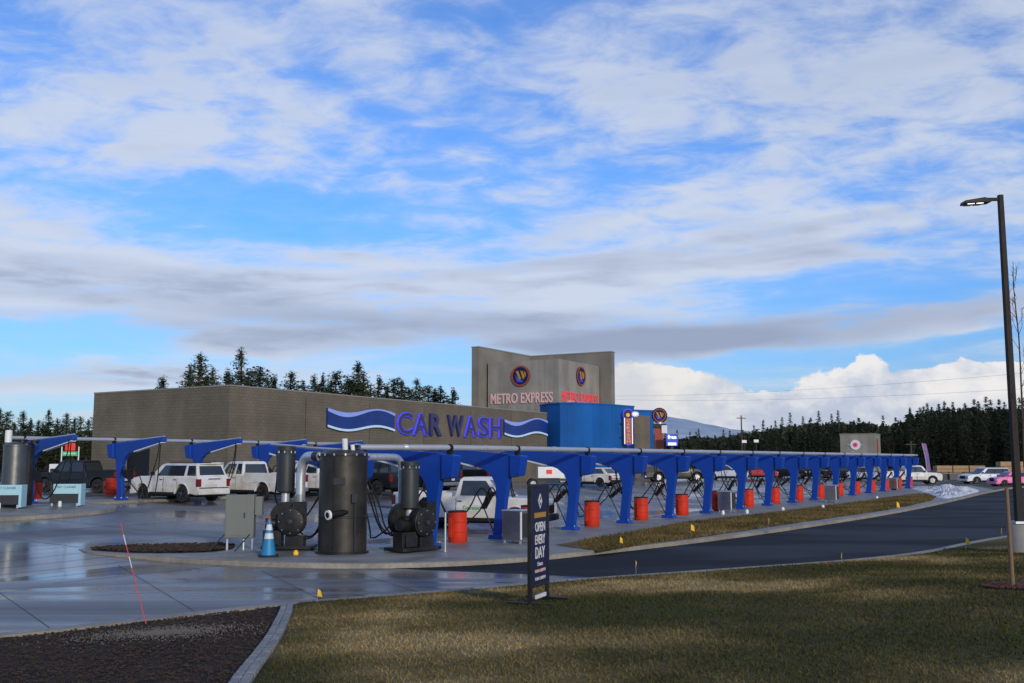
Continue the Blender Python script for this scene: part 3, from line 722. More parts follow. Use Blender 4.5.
# re-seat the second silencer to stand on the near side
# pipes between tank and blowers
z1 = TP.z + 2.55
a0 = Vector((B1.x + .22, B1.y, 1.42)); a1 = Vector((B1.x + .22, B1.y, 2.35)); a2 = Vector((B1.x + .24, B1.y + .02, z1)); a3 = Vector((TP.x - .62, TP.y - .1, z1))
mb = MB(); mb.tube([a0, Vector((a0.x, a0.y, 2.1))] + arc(Vector((a1.x, a1.y, 2.1)), a2, a2 + (a3 - a2).normalized() * .42, 8)[1:] + [a3], .13, 18)
o = mb.build('inlet_pipe', 'galv', None, smooth=True); tag(o, 'bent galvanised pipe from the left blower up to the tank', 'pipe')
MB().tube([a0, a0 + Vector((0, 0, .22))], .13, 18).build('lower_collar', 'galv', o, smooth=True); MB().tube([a0 + Vector((0, 0, .3)), a0 + Vector((0, 0, .62))], .125, 18).build('rubber_sleeve', 'dgrey', o, smooth=True)
MB().tube([a3 - (a3 - a2).normalized() * .28, a3], .14, 18).build('tank_collar', 'blackpaint', o, smooth=True)
c0 = Vector((TP.x + .6, TP.y + .3, z1 - .02)); c1 = XY(402, B2.y + 1.2, 2.5); c1.z = z1 - .02; c2 = Vector((c1.x, c1.y, 1.3))
mb = MB(); mb.tube([c0] + arc(c1 - (c1 - c0).normalized() * .4, c1, c1 - Vector((0, 0, .4)), 8) + [c2], .1, 18)
o = mb.build('outlet_pipe', 'galv', None, smooth=True); tag(o, 'bent galvanised pipe from the tank over to the right blower', 'pipe')
hz = MB(); hz.tube(smooth_line3([B1 + Vector((.2, -.05, .35)), B1 + Vector((.55, -.05, .3)), B1 + Vector((.8, .1, .7)), TP + Vector((-.62, 0, 1.1))], 2), .03, 8)
tag(hz.build('drain_hose', 'black', None, smooth=True), 'thin black hose looping from the left blower to the tank', 'hose')
hz = MB(); hz.tube(smooth_line3([TP + Vector((.6, .2, 1.9)), TP + Vector((.8, .3, 1.3)), TP + Vector((1.0, .3, .5)), B2 + Vector((-.5, .4, .3))], 2), .022, 8); hz.tube(smooth_line3([TP + Vector((.6, .1, 2.0)), TP + Vector((.95, .2, 1.3)), TP + Vector((1.12, .2, .5)), B2 + Vector((-.4, .3, .3))], 2), .022, 8)
tag(hz.build('power_cable', 'black', None, smooth=True), 'pair of black cables hanging between tank and right blower', 'cable')
# electrical cabinet
ep = gp(241, 553, .12); ep = Vector((ep.x - .28, ep.y + .9, .12))
r = empty('electrical_cabinet', ep, R(4), 'grey electrical cabinet on a strut frame left of the left blower', 'cabinet')
MB().box((0, 0, .92), (.78, .35, 1.16)).build('enclosure', 'elgrey', r, bevel=.012)
MB().box((-.08, -.182, .92), (.56, .012, 1.04)).build('door', 'elgrey', r, bevel=.004)
MB().box((.14, -.2, .95), (.03, .03, .14)).build('handle', 'dgrey', r)
for x in (-.34, .34): MB().box((x, .0, .2), (.05, .05, .44)).build('leg', 'galv', r)
for x in (-.34, .34): MB().tube([(x, -.1, .5), (x - .35, -.6, .02)], .016, 6).build('brace', 'dgrey', r)
MB().tube([(.1, .0, .36), (.1, -.02, .0)], .03, 8).build('conduit', 'galv', r)
MB().box((.5, 0, 1.2), (.2, .25, .5)).build('junction_box', 'elgrey', r, bevel=.01)
# cone
cpz = gp(267, 557, .12); 
r = empty('traffic_cone', (cpz.x, cpz.y + .15, .12), .3, 'blue traffic cone with white bands and black base before the left blower', 'traffic cone')
MB().box((0, 0, .02), (.5, .5, .045)).build('base', 'black', r, bevel=.015)
def cr(z): return .19 - .165 * (z / 1.0)
def seg(z0, z1, e=0): return MB().lathe([(cr(z0) + e, z0), (cr(z1) + e, z1)], 24, (0, 0, .03))
seg(0.01, .42).build('lower_body', 'coneblue', r, smooth=True); seg(.42, .56, .003).build('reflective_band', 'whitelet', r, smooth=True); seg(.56, .64).build('middle_body', 'coneblue', r, smooth=True)
seg(.64, .78, .003).build('reflective_band', 'whitelet', r, smooth=True); seg(.78, .88).build('upper_body', 'coneblue', r, smooth=True); seg(.88, 1.0, .001).build('tip', 'rustred', r, smooth=True)
# yellow plug by the fan
yp = gp(295, 555, .12); tag(MB().lathe([(.07, 0), (.075, .05), (.05, .1), (.02, .12)], 14, yp + Vector((0, .1, 0))).build('pipe_cap', 'yellow', None, smooth=True), 'small yellow cap on the island below the left blower', 'cap')
# thin grey bollard rod before the first barrel
bp_ = gp(445, 552, .12); r = MB().tube([(0, 0, 0), (0, 0, 1.05)], .028, 10).build('guard_post', 'galv', None, smooth=True); r.location = (bp_.x, bp_.y + .05, .12); tag(r, 'thin grey steel post in front of the first orange barrel', 'post'); MB().lathe([(.045, 0), (.045, .015)], 10, (0, 0, 0)).build('base_plate', 'galv', r)
# left tank
lp = gp(10, 514, .12); tk = make_tank(2.7, .46, 'tanksteel'); tk.location = (XY(13, lp.y + 3.6).x, lp.y + 3.6, G(lp.x, lp.y) + .12)
tag(tk, 'dark brushed steel separator tank at the far left edge behind the mat washer', 'tank')
t2 = make_tank(2.68, .24, 'blackpaint'); t2.location = (XY(25.5, lp.y + 4.4).x, lp.y + 4.4, G(lp.x, lp.y) + .12)
tag(t2, 'slim black filter canister against the right side of the stainless tank', 'canister')
MB().lathe([(.2, 1.3), (.2, 1.5)], 18).build('band', 'dgrey', t2)
wp = MB().lathe([(.13, 0), (.13, .55), (.1, .58)], 16); 
# white pay machine left of arch
pm_ = gp(31, 494, 0); r = empty('pay_machine', (pm_.x, pm_.y + 3, G(pm_.x, pm_.y)), 0, 'white pay machine standing behind the leftmost arch', 'machine')
MB().box((0, 0, .85), (.62, .5, 1.7)).build('body', 'whiteplastic', r, bevel=.03); MB().box((0, -.26, 1.25), (.45, .03, .35)).build('screen', 'glass', r); MB().box((0, -.26, .75), (.4, .03, .12)).build('slot_panel', 'navy', r)

# ------------------------------------------------------------------ BUILDING
ZR = 7.1
cor = atY(230, 386, 62.2); s = (ZR - CZ) / (cor.z - CZ); cor = CAM + (cor - CAM) * s; cor.z = 0
RT = onplane(547, 420, cor, V); Lr = (RT - cor).dot(U)
LF = onplane(92.5, 430, cor, -U); Ll = (LF - cor).dot(-V)
bd = empty('car_wash_building', (cor.x, cor.y, .3), math.atan2(U.y, U.x), 'long tan block car wash hall behind the vacuum rows', 'building')
# local: x along U (0..Lr), y along -V (0..Ll); z from .3
h = ZR - .3
hr = onplane(547, 413.5, cor, V).z - .3
hl = onplane(92.5, 394, cor, -U).z - .3
wm = MB()
W_ = [(0, 0, h), (Lr, 0, hr), (Lr, Ll, hr), (0, Ll, hl)]
t_ = .35
# hollow shell walls with door opening in the left end wall
xd0 = (onplane(149.5, 455, cor, -U) - cor).dot(-V); xd1 = (onplane(124, 455, cor, -U) - cor).dot(-V); zd = onplane(137, 445.5, cor, -U).z - .3
wm.add([(0, 0, -.4), (Lr, 0, -.4), (Lr, 0, hr), (0, 0, h), (0, t_, -.4), (Lr, t_, -.4), (Lr, t_, hr), (0, t_, h)], [(0, 1, 2, 3), (7, 6, 5, 4), (0, 4, 5, 1), (3, 2, 6, 7), (1, 5, 6, 2), (0, 3, 7, 4)])
def hz_(y): return h + (hl - h) * y / Ll
def wallseg(y0, y1, z0, zt=None):
    a, b = (zt, zt) if zt else (hz_(y0), hz_(y1))
    wm.add([(0, y0, z0), (0, y1, z0), (0, y1, b), (0, y0, a), (t_, y0, z0), (t_, y1, z0), (t_, y1, b), (t_, y0, a)], [(0, 1, 2, 3), (7, 6, 5, 4), (0, 4, 5, 1), (3, 2, 6, 7), (1, 5, 6, 2), (0, 3, 7, 4)])
wallseg(t_ + .002, xd0, -.4); wallseg(xd0 + .001, xd1 - .001, zd); wallseg(xd1, Ll, -.4)
wm.box((Lr / 2, Ll - .17, h / 2 - .4), (Lr - .8, .34, h - .8))
wm.box((Lr - .2, Ll / 2, h / 2 - .5), (.34, Ll - .8, h - 1.2))
wm.build('wall', 'cmu', bd)
MB().add([(.2, .2, h - .5), (Lr - .2, .2, hr - .5), (Lr - .2, Ll - .2, hr - .5), (.2, Ll - .2, hl - .5)], [(0, 1, 2, 3)]).build('roof', 'dgrey', bd)
cm_ = MB()
def capseg(a, b, w=.44):
    a = Vector(a); b = Vector(b); t = (b - a); n = Vector((-t.y, t.x, 0)).normalized() * w
    vs = [a + Vector((0, 0, .002)) - n * .08, b + Vector((0, 0, .002)) - n * .08, b + n + Vector((0, 0, .002)), a + n + Vector((0, 0, .002))]; vs += [v + Vector((0, 0, .09)) for v in vs]
    cm_.add(vs, [(3, 2, 1, 0), (4, 5, 6, 7), (0, 1, 5, 4), (1, 2, 6, 5), (2, 3, 7, 6), (3, 0, 4, 7)])
capseg((-.03, 0, h), (Lr, 0, hr)); capseg((0, Ll, hl), (0, .46, hz_(.46)))
cm_.build('parapet_cap', 'cap', bd)
MB().box((.3, (xd0 + xd1) / 2, zd / 2 - .2), (.06, xd1 - xd0, zd + .3)).build('bay_door', 'dark', bd)
for k in range(1, 6):
    MB().box((Lr * k / 6, -.004, (h + (hr - h) * k / 6) / 2 - .2), (.03, .01, h + (hr - h) * k / 6 - .35)).build('control_joint', 'trim', bd)
# lettering: helper on the long wall
cor3 = Vector((cor.x, cor.y, 0))
def onwall(px, py):
    p = onplane(px, py, cor3, V); return (p - cor3).dot(U), p.z
sg = empty('car_wash_sign', (cor.x, cor.y, 0), math.atan2(U.y, U.x), 'blue violet neon CAR WASH letters between two wave panels on the tan wall', 'sign')
for ch, xa, xb, lit in [('C', 396, 411.5, 1), ('A', 412, 427.5, 1), ('R', 428.5, 441, 0), ('W', 446, 463, 0), ('A', 463, 476, 1), ('S', 477, 487.5, 1), ('H', 488.5, 501, 1)]:
    u0, zt = onwall(xa, 411.5 + (xa - 396) * .062); u1, _ = onwall(xb, 420); _, zb = onwall(xa, 434.5 + (xa - 396) * .035)
    o = text(ch, sg, (u0, -.12, zb), (1, 0, 0), (0, 0, 1), (u1 - u0) * .96, zt - zb, 'blueneon' if lit else 'dimneon', 'letter', .07, .03)
    o2 = text(ch, o, (0, 0, 0), (1, 0, 0), (0, 1, 0), 1, 1, 'letface', 'letter_face', .02, .012)
    # face: same glyph, thinner, set proud
    o2.parent = sg; mtx = o.matrix_local.copy(); mtx.translation = mtx.translation + Vector((0, -.085, 0)); o2.matrix_local = mtx; o2.name = 'letter_face'
def wave(px0, px1, yt0, yt1, yb0, yb1, label):
    u0, _ = onwall(px0, 418); u1, _ = onwall(px1, 425)
    zt0 = onwall(px0, yt0)[1]; zt1 = onwall(px1, yt1)[1]; zb0 = onwall(px0, yb0)[1]; zb1 = onwall(px1, yb1)[1]
    r = empty('wave_panel', (cor.x + U.x * u0, cor.y + U.y * u0, 0), math.atan2(U.y, U.x), label, 'wave panel', 'wave panels on the tan wall')
    n = 20; top = []; bot = []
    A = (zt0 - zb0) * .17
    for i in range(n + 1):
        t = i / n; w = -A * math.sin(t * 2 * math.pi)
        top.append(((u1 - u0) * t, zt0 + (zt1 - zt0) * t + w)); bot.append(((u1 - u0) * t, zb0 + (zb1 - zb0) * t + w))
    th = (zt0 - zb0) * .16
    def strip(t_, b_, y0, y1, nm, m): MB().prism(t_ + list(reversed(b_)), y0, y1).build(nm, m, r)
    strip(top, bot, -.16, -.02, 'panel', 'wavemid')
    strip(top, [(x, z - th * (1 + .5 * math.sin(x / (u1 - u0) * 6.28))) for x, z in top], -.2, -.162, 'upper_trim', 'wavetop')
    strip([(x, z + th * .75) for x, z in bot], bot, -.2, -.162, 'lower_trim', 'wavelow')
    return r
wave(326, 393, 408, 413.5, 427, 431.5, 'large blue wave panel left of the word CAR')
wave(503, 546, 419.5, 421, 434.5, 436, 'smaller blue wave panel right of the word WASH')

# blue curved exit section
bl = empty('blue_building', (0, 0, .3), 0, 'curved blue metal clad building section right of the tan wall', 'building')
ZB = 8.0
def topz(px, py, z):
    d = ray(px, py); return CAM + d * ((z - CZ) / d.z)
f1 = topz(537, 406.5, ZB); f2 = topz(560, 404.3, ZB); f3 = topz(600, 403.6, ZB); f4 = topz(630, 405.3, ZB); 
def ru(p, z=0): return Vector((p.x, p.y, z))
e0 = RT + Vector((0, 0, 0)); st_ = e0 + V * .02 + U * .05
# footprint: starts on the tan wall's end, bulges toward the road, ends at the neon sign
A_ = st_ - V * 1.5 + U * .3
fp = []
Yb = [(540, 103), (548, 100), (560, 98.6), (575, 98.4), (592, 99.5), (610, 101.5), (626, 104), (634, 105.2)]
for px, Y in Yb: fp.append(XY(px, Y, ZB))
bk = [fp[-1] + U * 1.0 - V * 1, fp[-1] + U * 6 - V * 10, fp[0] + U * 6 - V * 2]
poly = [(p.x, p.y) for p in fp + bk]
MB().prism(poly, -.4, ZB - .3, 'z').build('wall', 'bluewall', bl)
cc = Vector((sum(p[0] for p in poly) / len(poly), sum(p[1] for p in poly) / len(poly)))
MB().prism([tuple(cc + (Vector(p) - cc) * 1.015) for p in poly], ZB - .298, ZB - .15, 'z').build('roof_cap', 'bluewall', bl)
# grey pier and second blue volume
pA = XY(631, 106, 5); pB = XY(650, 108, 5)
z_ = atY(640, 415.5, 107).z
r = empty('grey_pier_building', (pA.x, pA.y, .3), math.atan2((pB - pA).y, (pB - pA).x), 'plain grey block pier wall right of the red vertical sign', 'pier')
w_ = (pB - pA).length
MB().box((w_ / 2, .6, (z_ - .3) / 2 - .2), (w_, 1.2, z_ - .3 + .4)).build('wall', 'cmu', r)
z2 = atY(645, 411, 112).z; q1 = XY(620, 112, 5); q2 = XY(654, 114, 5)
r = empty('blue_annex', (q1.x, q1.y, .3), math.atan2((q2 - q1).y, (q2 - q1).x), 'blue clad annex peeking out behind the grey pier', 'building')
w_ = (q2 - q1).length
MB().box((w_ / 2, 1.5, (z2 - .3) / 2 - .2), (w_, 3, z2 - .3 + .4)).build('wall', 'bluewall', r); MB().box((w_ / 2, 1.5, z2 - .3 + .1), (w_ + .3, 3.2, .2)).build('roof_cap', 'bluewall', r)
# ground-floor glass entrance (seen under the arms)
g1 = XY(612, 100.9, 1.5); r = empty('glass_entrance', (g1.x, g1.y, .55), math.atan2(.55, .8), 'glazed entrance with white frame at the foot of the blue building', 'entrance')
MB().box((.7, 0, 1.3), (1.9, .1, 2.6)).build('glazing', 'glass', r); 
for x in (-.25, .7, 1.65): MB().box((x, -.06, 1.3), (.1, .14, 2.7)).build('mullion', 'whiteplastic', r)
MB().box((.7, -.06, 2.6), (2.0, .141, .1)).build('transom', 'whiteplastic', r)

# tower
TZ = 13.9; WZ = 15.6
c_ = atY(558.4, 358.7, 112); c_ = CAM + (c_ - CAM) * ((TZ - CZ) / (c_.z - CZ))
def solve(px, p, d):   # move along d from p until it projects to px
    lo, hi = 0, 30
    for _ in range(50):
        m_ = (lo + hi) / 2; q = p + d * m_; x = CX + F * q.x / (q.y * cp + (q.z - CZ) * sp)
        s_ = 1 if (CX + F * (p + d).x / ((p + d).y * cp + (p.z - CZ) * sp)) > (CX + F * p.x / (p.y * cp + (p.z - CZ) * sp)) else -1
        if (x - px) * s_ < 0: lo = m_
        else: hi = m_
    return lo
l1 = solve(488, c_, -V); l2 = solve(598.8, c_, U)
tw = empty('sign_tower', (c_.x, c_.y, .3), math.atan2(U.y, U.x), 'tall grey sign tower with two taller wing walls behind', 'tower')
# local x=U, y=-V
MB().box((l2 / 2, l1 / 2, (TZ - .3) / 2), (l2, l1, TZ - .3)).build('sign_box', 'cmu2', tw)
a_ = atY(479, 347.2, 117); a_ = CAM + (a_ - CAM) * ((WZ - CZ) / (a_.z - CZ))
rel = (a_ - c_); au = rel.dot(U); av = rel.dot(-V)
lv = solve(530.6, a_, U)
val = a_ + U * lv; lw = solve(611, val, V)
y_in = max(av, l1 + .02)
MB().box(((au + lv + au + 1) / 2, av + .5, (WZ - .3) / 2), (lv + 1, 1.0, WZ - .3)).build('left_wing', 'cmu3', tw)
MB().box((au + lv + .5 + .003, av - lw / 2 - .003, (WZ - .3) / 2), (1.0, lw, WZ - .3 - .004)).build('right_wing', 'cmu3', tw)
MB().box(((au + lv + au + 1) / 2, av + .5, WZ - .3 + .06), (lv + 1.1, 1.1, .12)).build('left_wing_cap', 'cap', tw)
MB().box((au + lv + .5 + .003, av - lw / 2 - .06, WZ - .3 + .055), (1.1, lw, .11)).build('right_wing_cap', 'cap', tw)
base_ = Vector((c_.x, c_.y, 0))
def onL(px, py):  # face with normal -U : local y
    p = onplane(px, py, base_, -U); return (p - base_).dot(-V), p.z - .3
def onRt(px, py):
    p = onplane(px, py, base_, V); return (p - base_).dot(U), p.z - .3
y0, zb = onL(491, 404.5); y1, zt = onL(553, 390.5); _, zb2 = onL(553, 402)
text('METRO EXPRESS', tw, (-.08, y0, (zb + zb2) / 2), (0, -1, 0), (0, 0, 1), y0 - y1, (zt - (zb + zb2) / 2) * .9, 'pinklet', depth=.05, off=.012)
y0, zb = onRt(561.5, 401); y1, zt = onRt(597.5, 391)
text('METRO EXPRESS', tw, (y0, -.08, zb), (1, 0, 0), (0, 0, 1), y1 - y0, 1.15, 'redneon', depth=.05, off=.0)
y0, zb = onRt(566, 404.5); y1, _ = onRt(585, 404)
text('FREE VACS', tw, (y0, -.08, zb), (1, 0, 0), (0, 0, 1), y1 - y0, .5, 'whitelet', depth=.04, off=.01)
def emblem(parent, pos, xa, r_):
    """round badge: dark disc, gold ring, gold and blue chevron mark"""
    xa = Vector(xa).normalized(); ya = Vector((0, 0, 1)); za = xa.cross(ya)
    mt = Matrix((xa, ya, za)).transposed().to_4x4(); mt.translation = Vector(pos)
    e = MB().lathe([(r_ * .98, 0), (r_, .03), (r_, .1), (r_ * .98, .12)], 36).build('emblem', 'navy', parent); e.matrix_local = mt
    def sub(mb, nm, m, z): o = mb.build(nm, m, e); o.location = (0, 0, z)
    rg = MB(); n = 36
    vs = []
    for k in range(n):
        a = k * 2 * math.pi / n
        for rr in (r_ * .84, r_ * .99): vs += [(rr * math.cos(a), rr * math.sin(a), 0), (rr * math.cos(a), rr * math.sin(a), .04)]
    fs = []
    for k in range(n):
        a, b = k * 4, ((k + 1) % n) * 4; fs += [(a + 1, a + 3, b + 3, b + 1), (a + 2, b + 2, b + 3, a + 3), (a, a + 1, b + 1, b), (a, b, b + 2, a + 2)]
    rg.add(vs, fs); sub(rg, 'ring', 'rustred', .122)
    g = MB(); k = r_ * .8
    g.prism([(-.62 * k, .55 * k), (-.3 * k, .62 * k), (.1 * k, -.35 * k), (-.12 * k, -.5 * k)], 0, .05, 'z'); g.prism([(.02 * k, .62 * k), (.3 * k, .55 * k), (.62 * k, -.12 * k), (.36 * k, -.42 * k)], 0, .05, 'z'); g.prism([(.5 * k, .55 * k), (.72 * k, .4 * k), (.76 * k, -.1 * k), (.6 * k, .1 * k)], 0, .05, 'z')
    sub(g, 'mark', 'gold', .125)
    b = MB(); b.prism([(-.45 * k, -.72 * k), (.4 * k, -.76 * k), (.2 * k, -.5 * k), (-.2 * k, -.35 * k), (-.7 * k, .1 * k)], 0, .05, 'z'); sub(b, 'blue_mark', 'bluesign', .125)
y, z = onL(521, 376); yb, zb = onL(521, 386.5)
emblem(tw, (-.02, y, z), (0, -1, 0), (z - zb) * 1.0)
y, z = onRt(580.3, 376.3); yb, zb = onRt(580, 386)
emblem(tw, (y, -.02, z), (1, 0, 0), (z - zb) * 1.0)

# vertical neon sign
n0 = XY(628, 103, 5); zt = atY(628, 418, 103).z; zb = atY(628, 445, 103).z
r = empty('neon_blade_sign', (n0.x, n0.y, 0), R(12), 'narrow vertical red neon sign with a blue ring on top, on the blue wall', 'sign')
wd = .42
MB().box((0, 0, (zt + zb) / 2), (wd * 2, .3, zt - zb)).build('cabinet', 'rustred', r, bevel=.1, seg=4)
for x in (-wd, wd): MB().tube([(x, -.18, zb + .1), (x, -.18, zt)], .05, 8).build('neon_tube', 'whiteneon', r)
MB().tube([(0, -.17, zb - .02), (wd * .8, -.17, zb + .1)], .04, 6).tube([(0, -.17, zb - .02), (-wd * .8, -.17, zb + .1)], .04, 6).build('neon_tip', 'blueneon', r)
for i, ch in enumerate('CARWASH'):
    zz = zt - .15 - (i + 1) * (zt - zb - .3) / 7
    text(ch, r, (-.17, -.17, zz + .06), (1, 0, 0), (0, 0, 1), .34, (zt - zb) / 7 * .72, 'whitelet' if 0 else 'pinklet', 'letter', .02)
tor = MB(); tor.tube([(math.cos(a) * .55, -.1, zt + .35 + math.sin(a) * .55) for a in [k * math.pi / 10 for k in range(21)]], .05, 8); tor.build('neon_ring', 'blueneon', r)
MB().lathe([(.5, -.08), (.5, .08)], 24, (0, 0, zt + .35), Matrix.Rotation(R(90), 3, 'X')).build('round_top', 'navy', r)
MB().lathe([(.2, .1), (.2, .14)], 18, (-.02, 0, zt + .3), Matrix.Rotation(R(90), 3, 'X')).build('badge', 'gold', r)
st = MB()
for k in range(7):
    a = k * math.pi / 7; st.tube([(.75 - math.cos(a) * .4, -.2, zt + .4 - math.sin(a) * .28), (.75 + math.cos(a) * .4, -.2, zt + .4 + math.sin(a) * .28)], .03, 6)
st.build('neon_starburst', 'whiteneon', r)
for z_ in (zt - .6, zt - 2.0): MB().tube([(-wd, 0, z_), (-wd - .7, .2, z_)], .05, 6).build('bracket', 'blackpaint', r)

# retro pump sculpture + small lit sign
pr = XY(660.5, 100, 1); r = empty('pump_shaped_sign', (pr.x, pr.y, .1), R(-8), 'giant retro fuel pump sculpture with a round globe on top', 'sculpture')
zz = lambda py: atY(660, py, 100).z - .1
MB().box((-.1, 0, zz(428) / 2), (1.0, .8, zz(428)), None, .88).build('body', 'rustred', r, bevel=.08)
MB().box((0, 0, (zz(428) + zz(424)) / 2), (1.3, .9, zz(424) - zz(428)), ).build('head', 'dgrey', r, bevel=.05)
MB().box((.45, -.45, zz(429.5)), (.55, .12, .8)).build('meter_face', 'whiteplastic', r, bevel=.03)
MB().tube([(.55, 0, .3), (.75, -.1, 1.5), (.6, 0, 2.6)], .05, 8).build('pump_hose', 'blackpaint', r)
gz = zz(415.5)
MB().lathe([(.3, .85 * 0 + zz(424)), (.3, gz - .6)], 16).build('neck', 'galv', r)
g = MB().lathe([(.02, -.25), (.45, -.22), (.72, -.1), (.78, 0), (.72, .1), (.45, .22), (.02, .25)], 28, (0, 0, gz), Matrix.Rotation(R(90), 3, 'X')).build('globe', 'navy', r, smooth=True)
emblem(r, (0, -.2, gz), (1, 0, 0), .66)
s_ = XY(672.5, 98, 1); r = empty('lit_message_sign', (s_.x, s_.y, .1), 0, 'small glowing white and blue sign right of the pump sculpture', 'sign')
z0_, z1_ = atY(672, 446, 98).z - .1, atY(672, 434, 98).z - .1
MB().box((0, 0, (z0_ + z1_) / 2), (1.15, .25, z1_ - z0_)).build('cabinet', 'bluesign', r, bevel=.03)
text('free', r, (-.42, -.15, z0_ + .68), (1, 0, 0), (0, 0, 1), .84, .4, 'litsign', depth=.02, off=.03)
MB().box((0, -.14, z0_ + .2), (.8, .04, .26)).build('message_bar', 'litsign', r)
MB().box((0, .0, z0_ / 2), (.2, .2, z0_)).build('post', 'dgrey', r)

# far grey sign building right
k1 = XY(840, 128, 5); k2 = XY(875, 126, 5); zt = atY(855, 434.5, 127).z
r = empty('pay_lane_building', (k1.x, k1.y, 0), math.atan2((k2 - k1).y, (k2 - k1).x), 'plain grey block building with round emblem before the forest', 'building')
w_ = (k2 - k1).length
MB().box((w_ / 2, 2.2, zt / 2), (w_, 4.4, zt)).build('wall', 'cmu2', r); MB().box((w_ / 2, 2.2, zt + .06), (w_ + .12, 4.5, .12)).build('roof_cap', 'cap', r)
e = MB().lathe([(.62, 0), (.62, .1)], 28, (w_ * .44, 0, zt - 1.3), Matrix.Rotation(R(90), 3, 'X')).build('round_sign', 'whiteplastic', r)
MB().lathe([(.3, .11), (.3, .14)], 20, (w_ * .44, 0, zt - 1.3), Matrix.Rotation(R(90), 3, 'X')).build('sign_center', 'redneon', e)
MB().lathe([(.14, .15), (.14, .17)], 20, (w_ * .44, 0, zt - 1.3), Matrix.Rotation(R(90), 3, 'X')).build('sign_core', 'bluesign', e)
MB().box((w_ * .44, -.06, zt - 1.3), (2.0, .05, .12)).build('bar', 'galv', r)
MB().prism([(-.5, 0), (.5, 0), (.35, .8), (.1, 1.7), (-.1, 1.7), (-.3, .8)], 0, .1, 'y').build('side_mark', 'rustred', r).matrix_local = Matrix.Translation((w_ + .12, 1.6, zt - 2.2)) @ Matrix.Rotation(R(90), 4, 'Z')

# left background pole sign
sgp = XY(71, 95, 5); r = empty('roadside_sign', (sgp.x, sgp.y, 0), R(5), 'red and green roadside sign on two white posts behind the black pickup', 'sign')
za, zb, zc = atY(71, 443, 95).z, atY(71, 451, 95).z, atY(71, 456, 95).z
MB().box((0, 0, (za + zb) / 2), (.95, .2, za - zb)).build('red_panel', 'redsign', r, bevel=.2, seg=4); MB().box((0, 0, (zb + zc) / 2 - .02), (1.35, .2, (zb - zc) * .9)).build('green_panel', 'greensign', r, bevel=.02)
MB().box((0, -.11, (zb + zc) / 2), (1.1, .02, .12)).build('white_band', 'whitelet', r)
for x in (-.75, .8): MB().box((x, 0, zb / 2 + .2), (.09, .09, zb + .4)).build('post', 'whiteplastic', r)

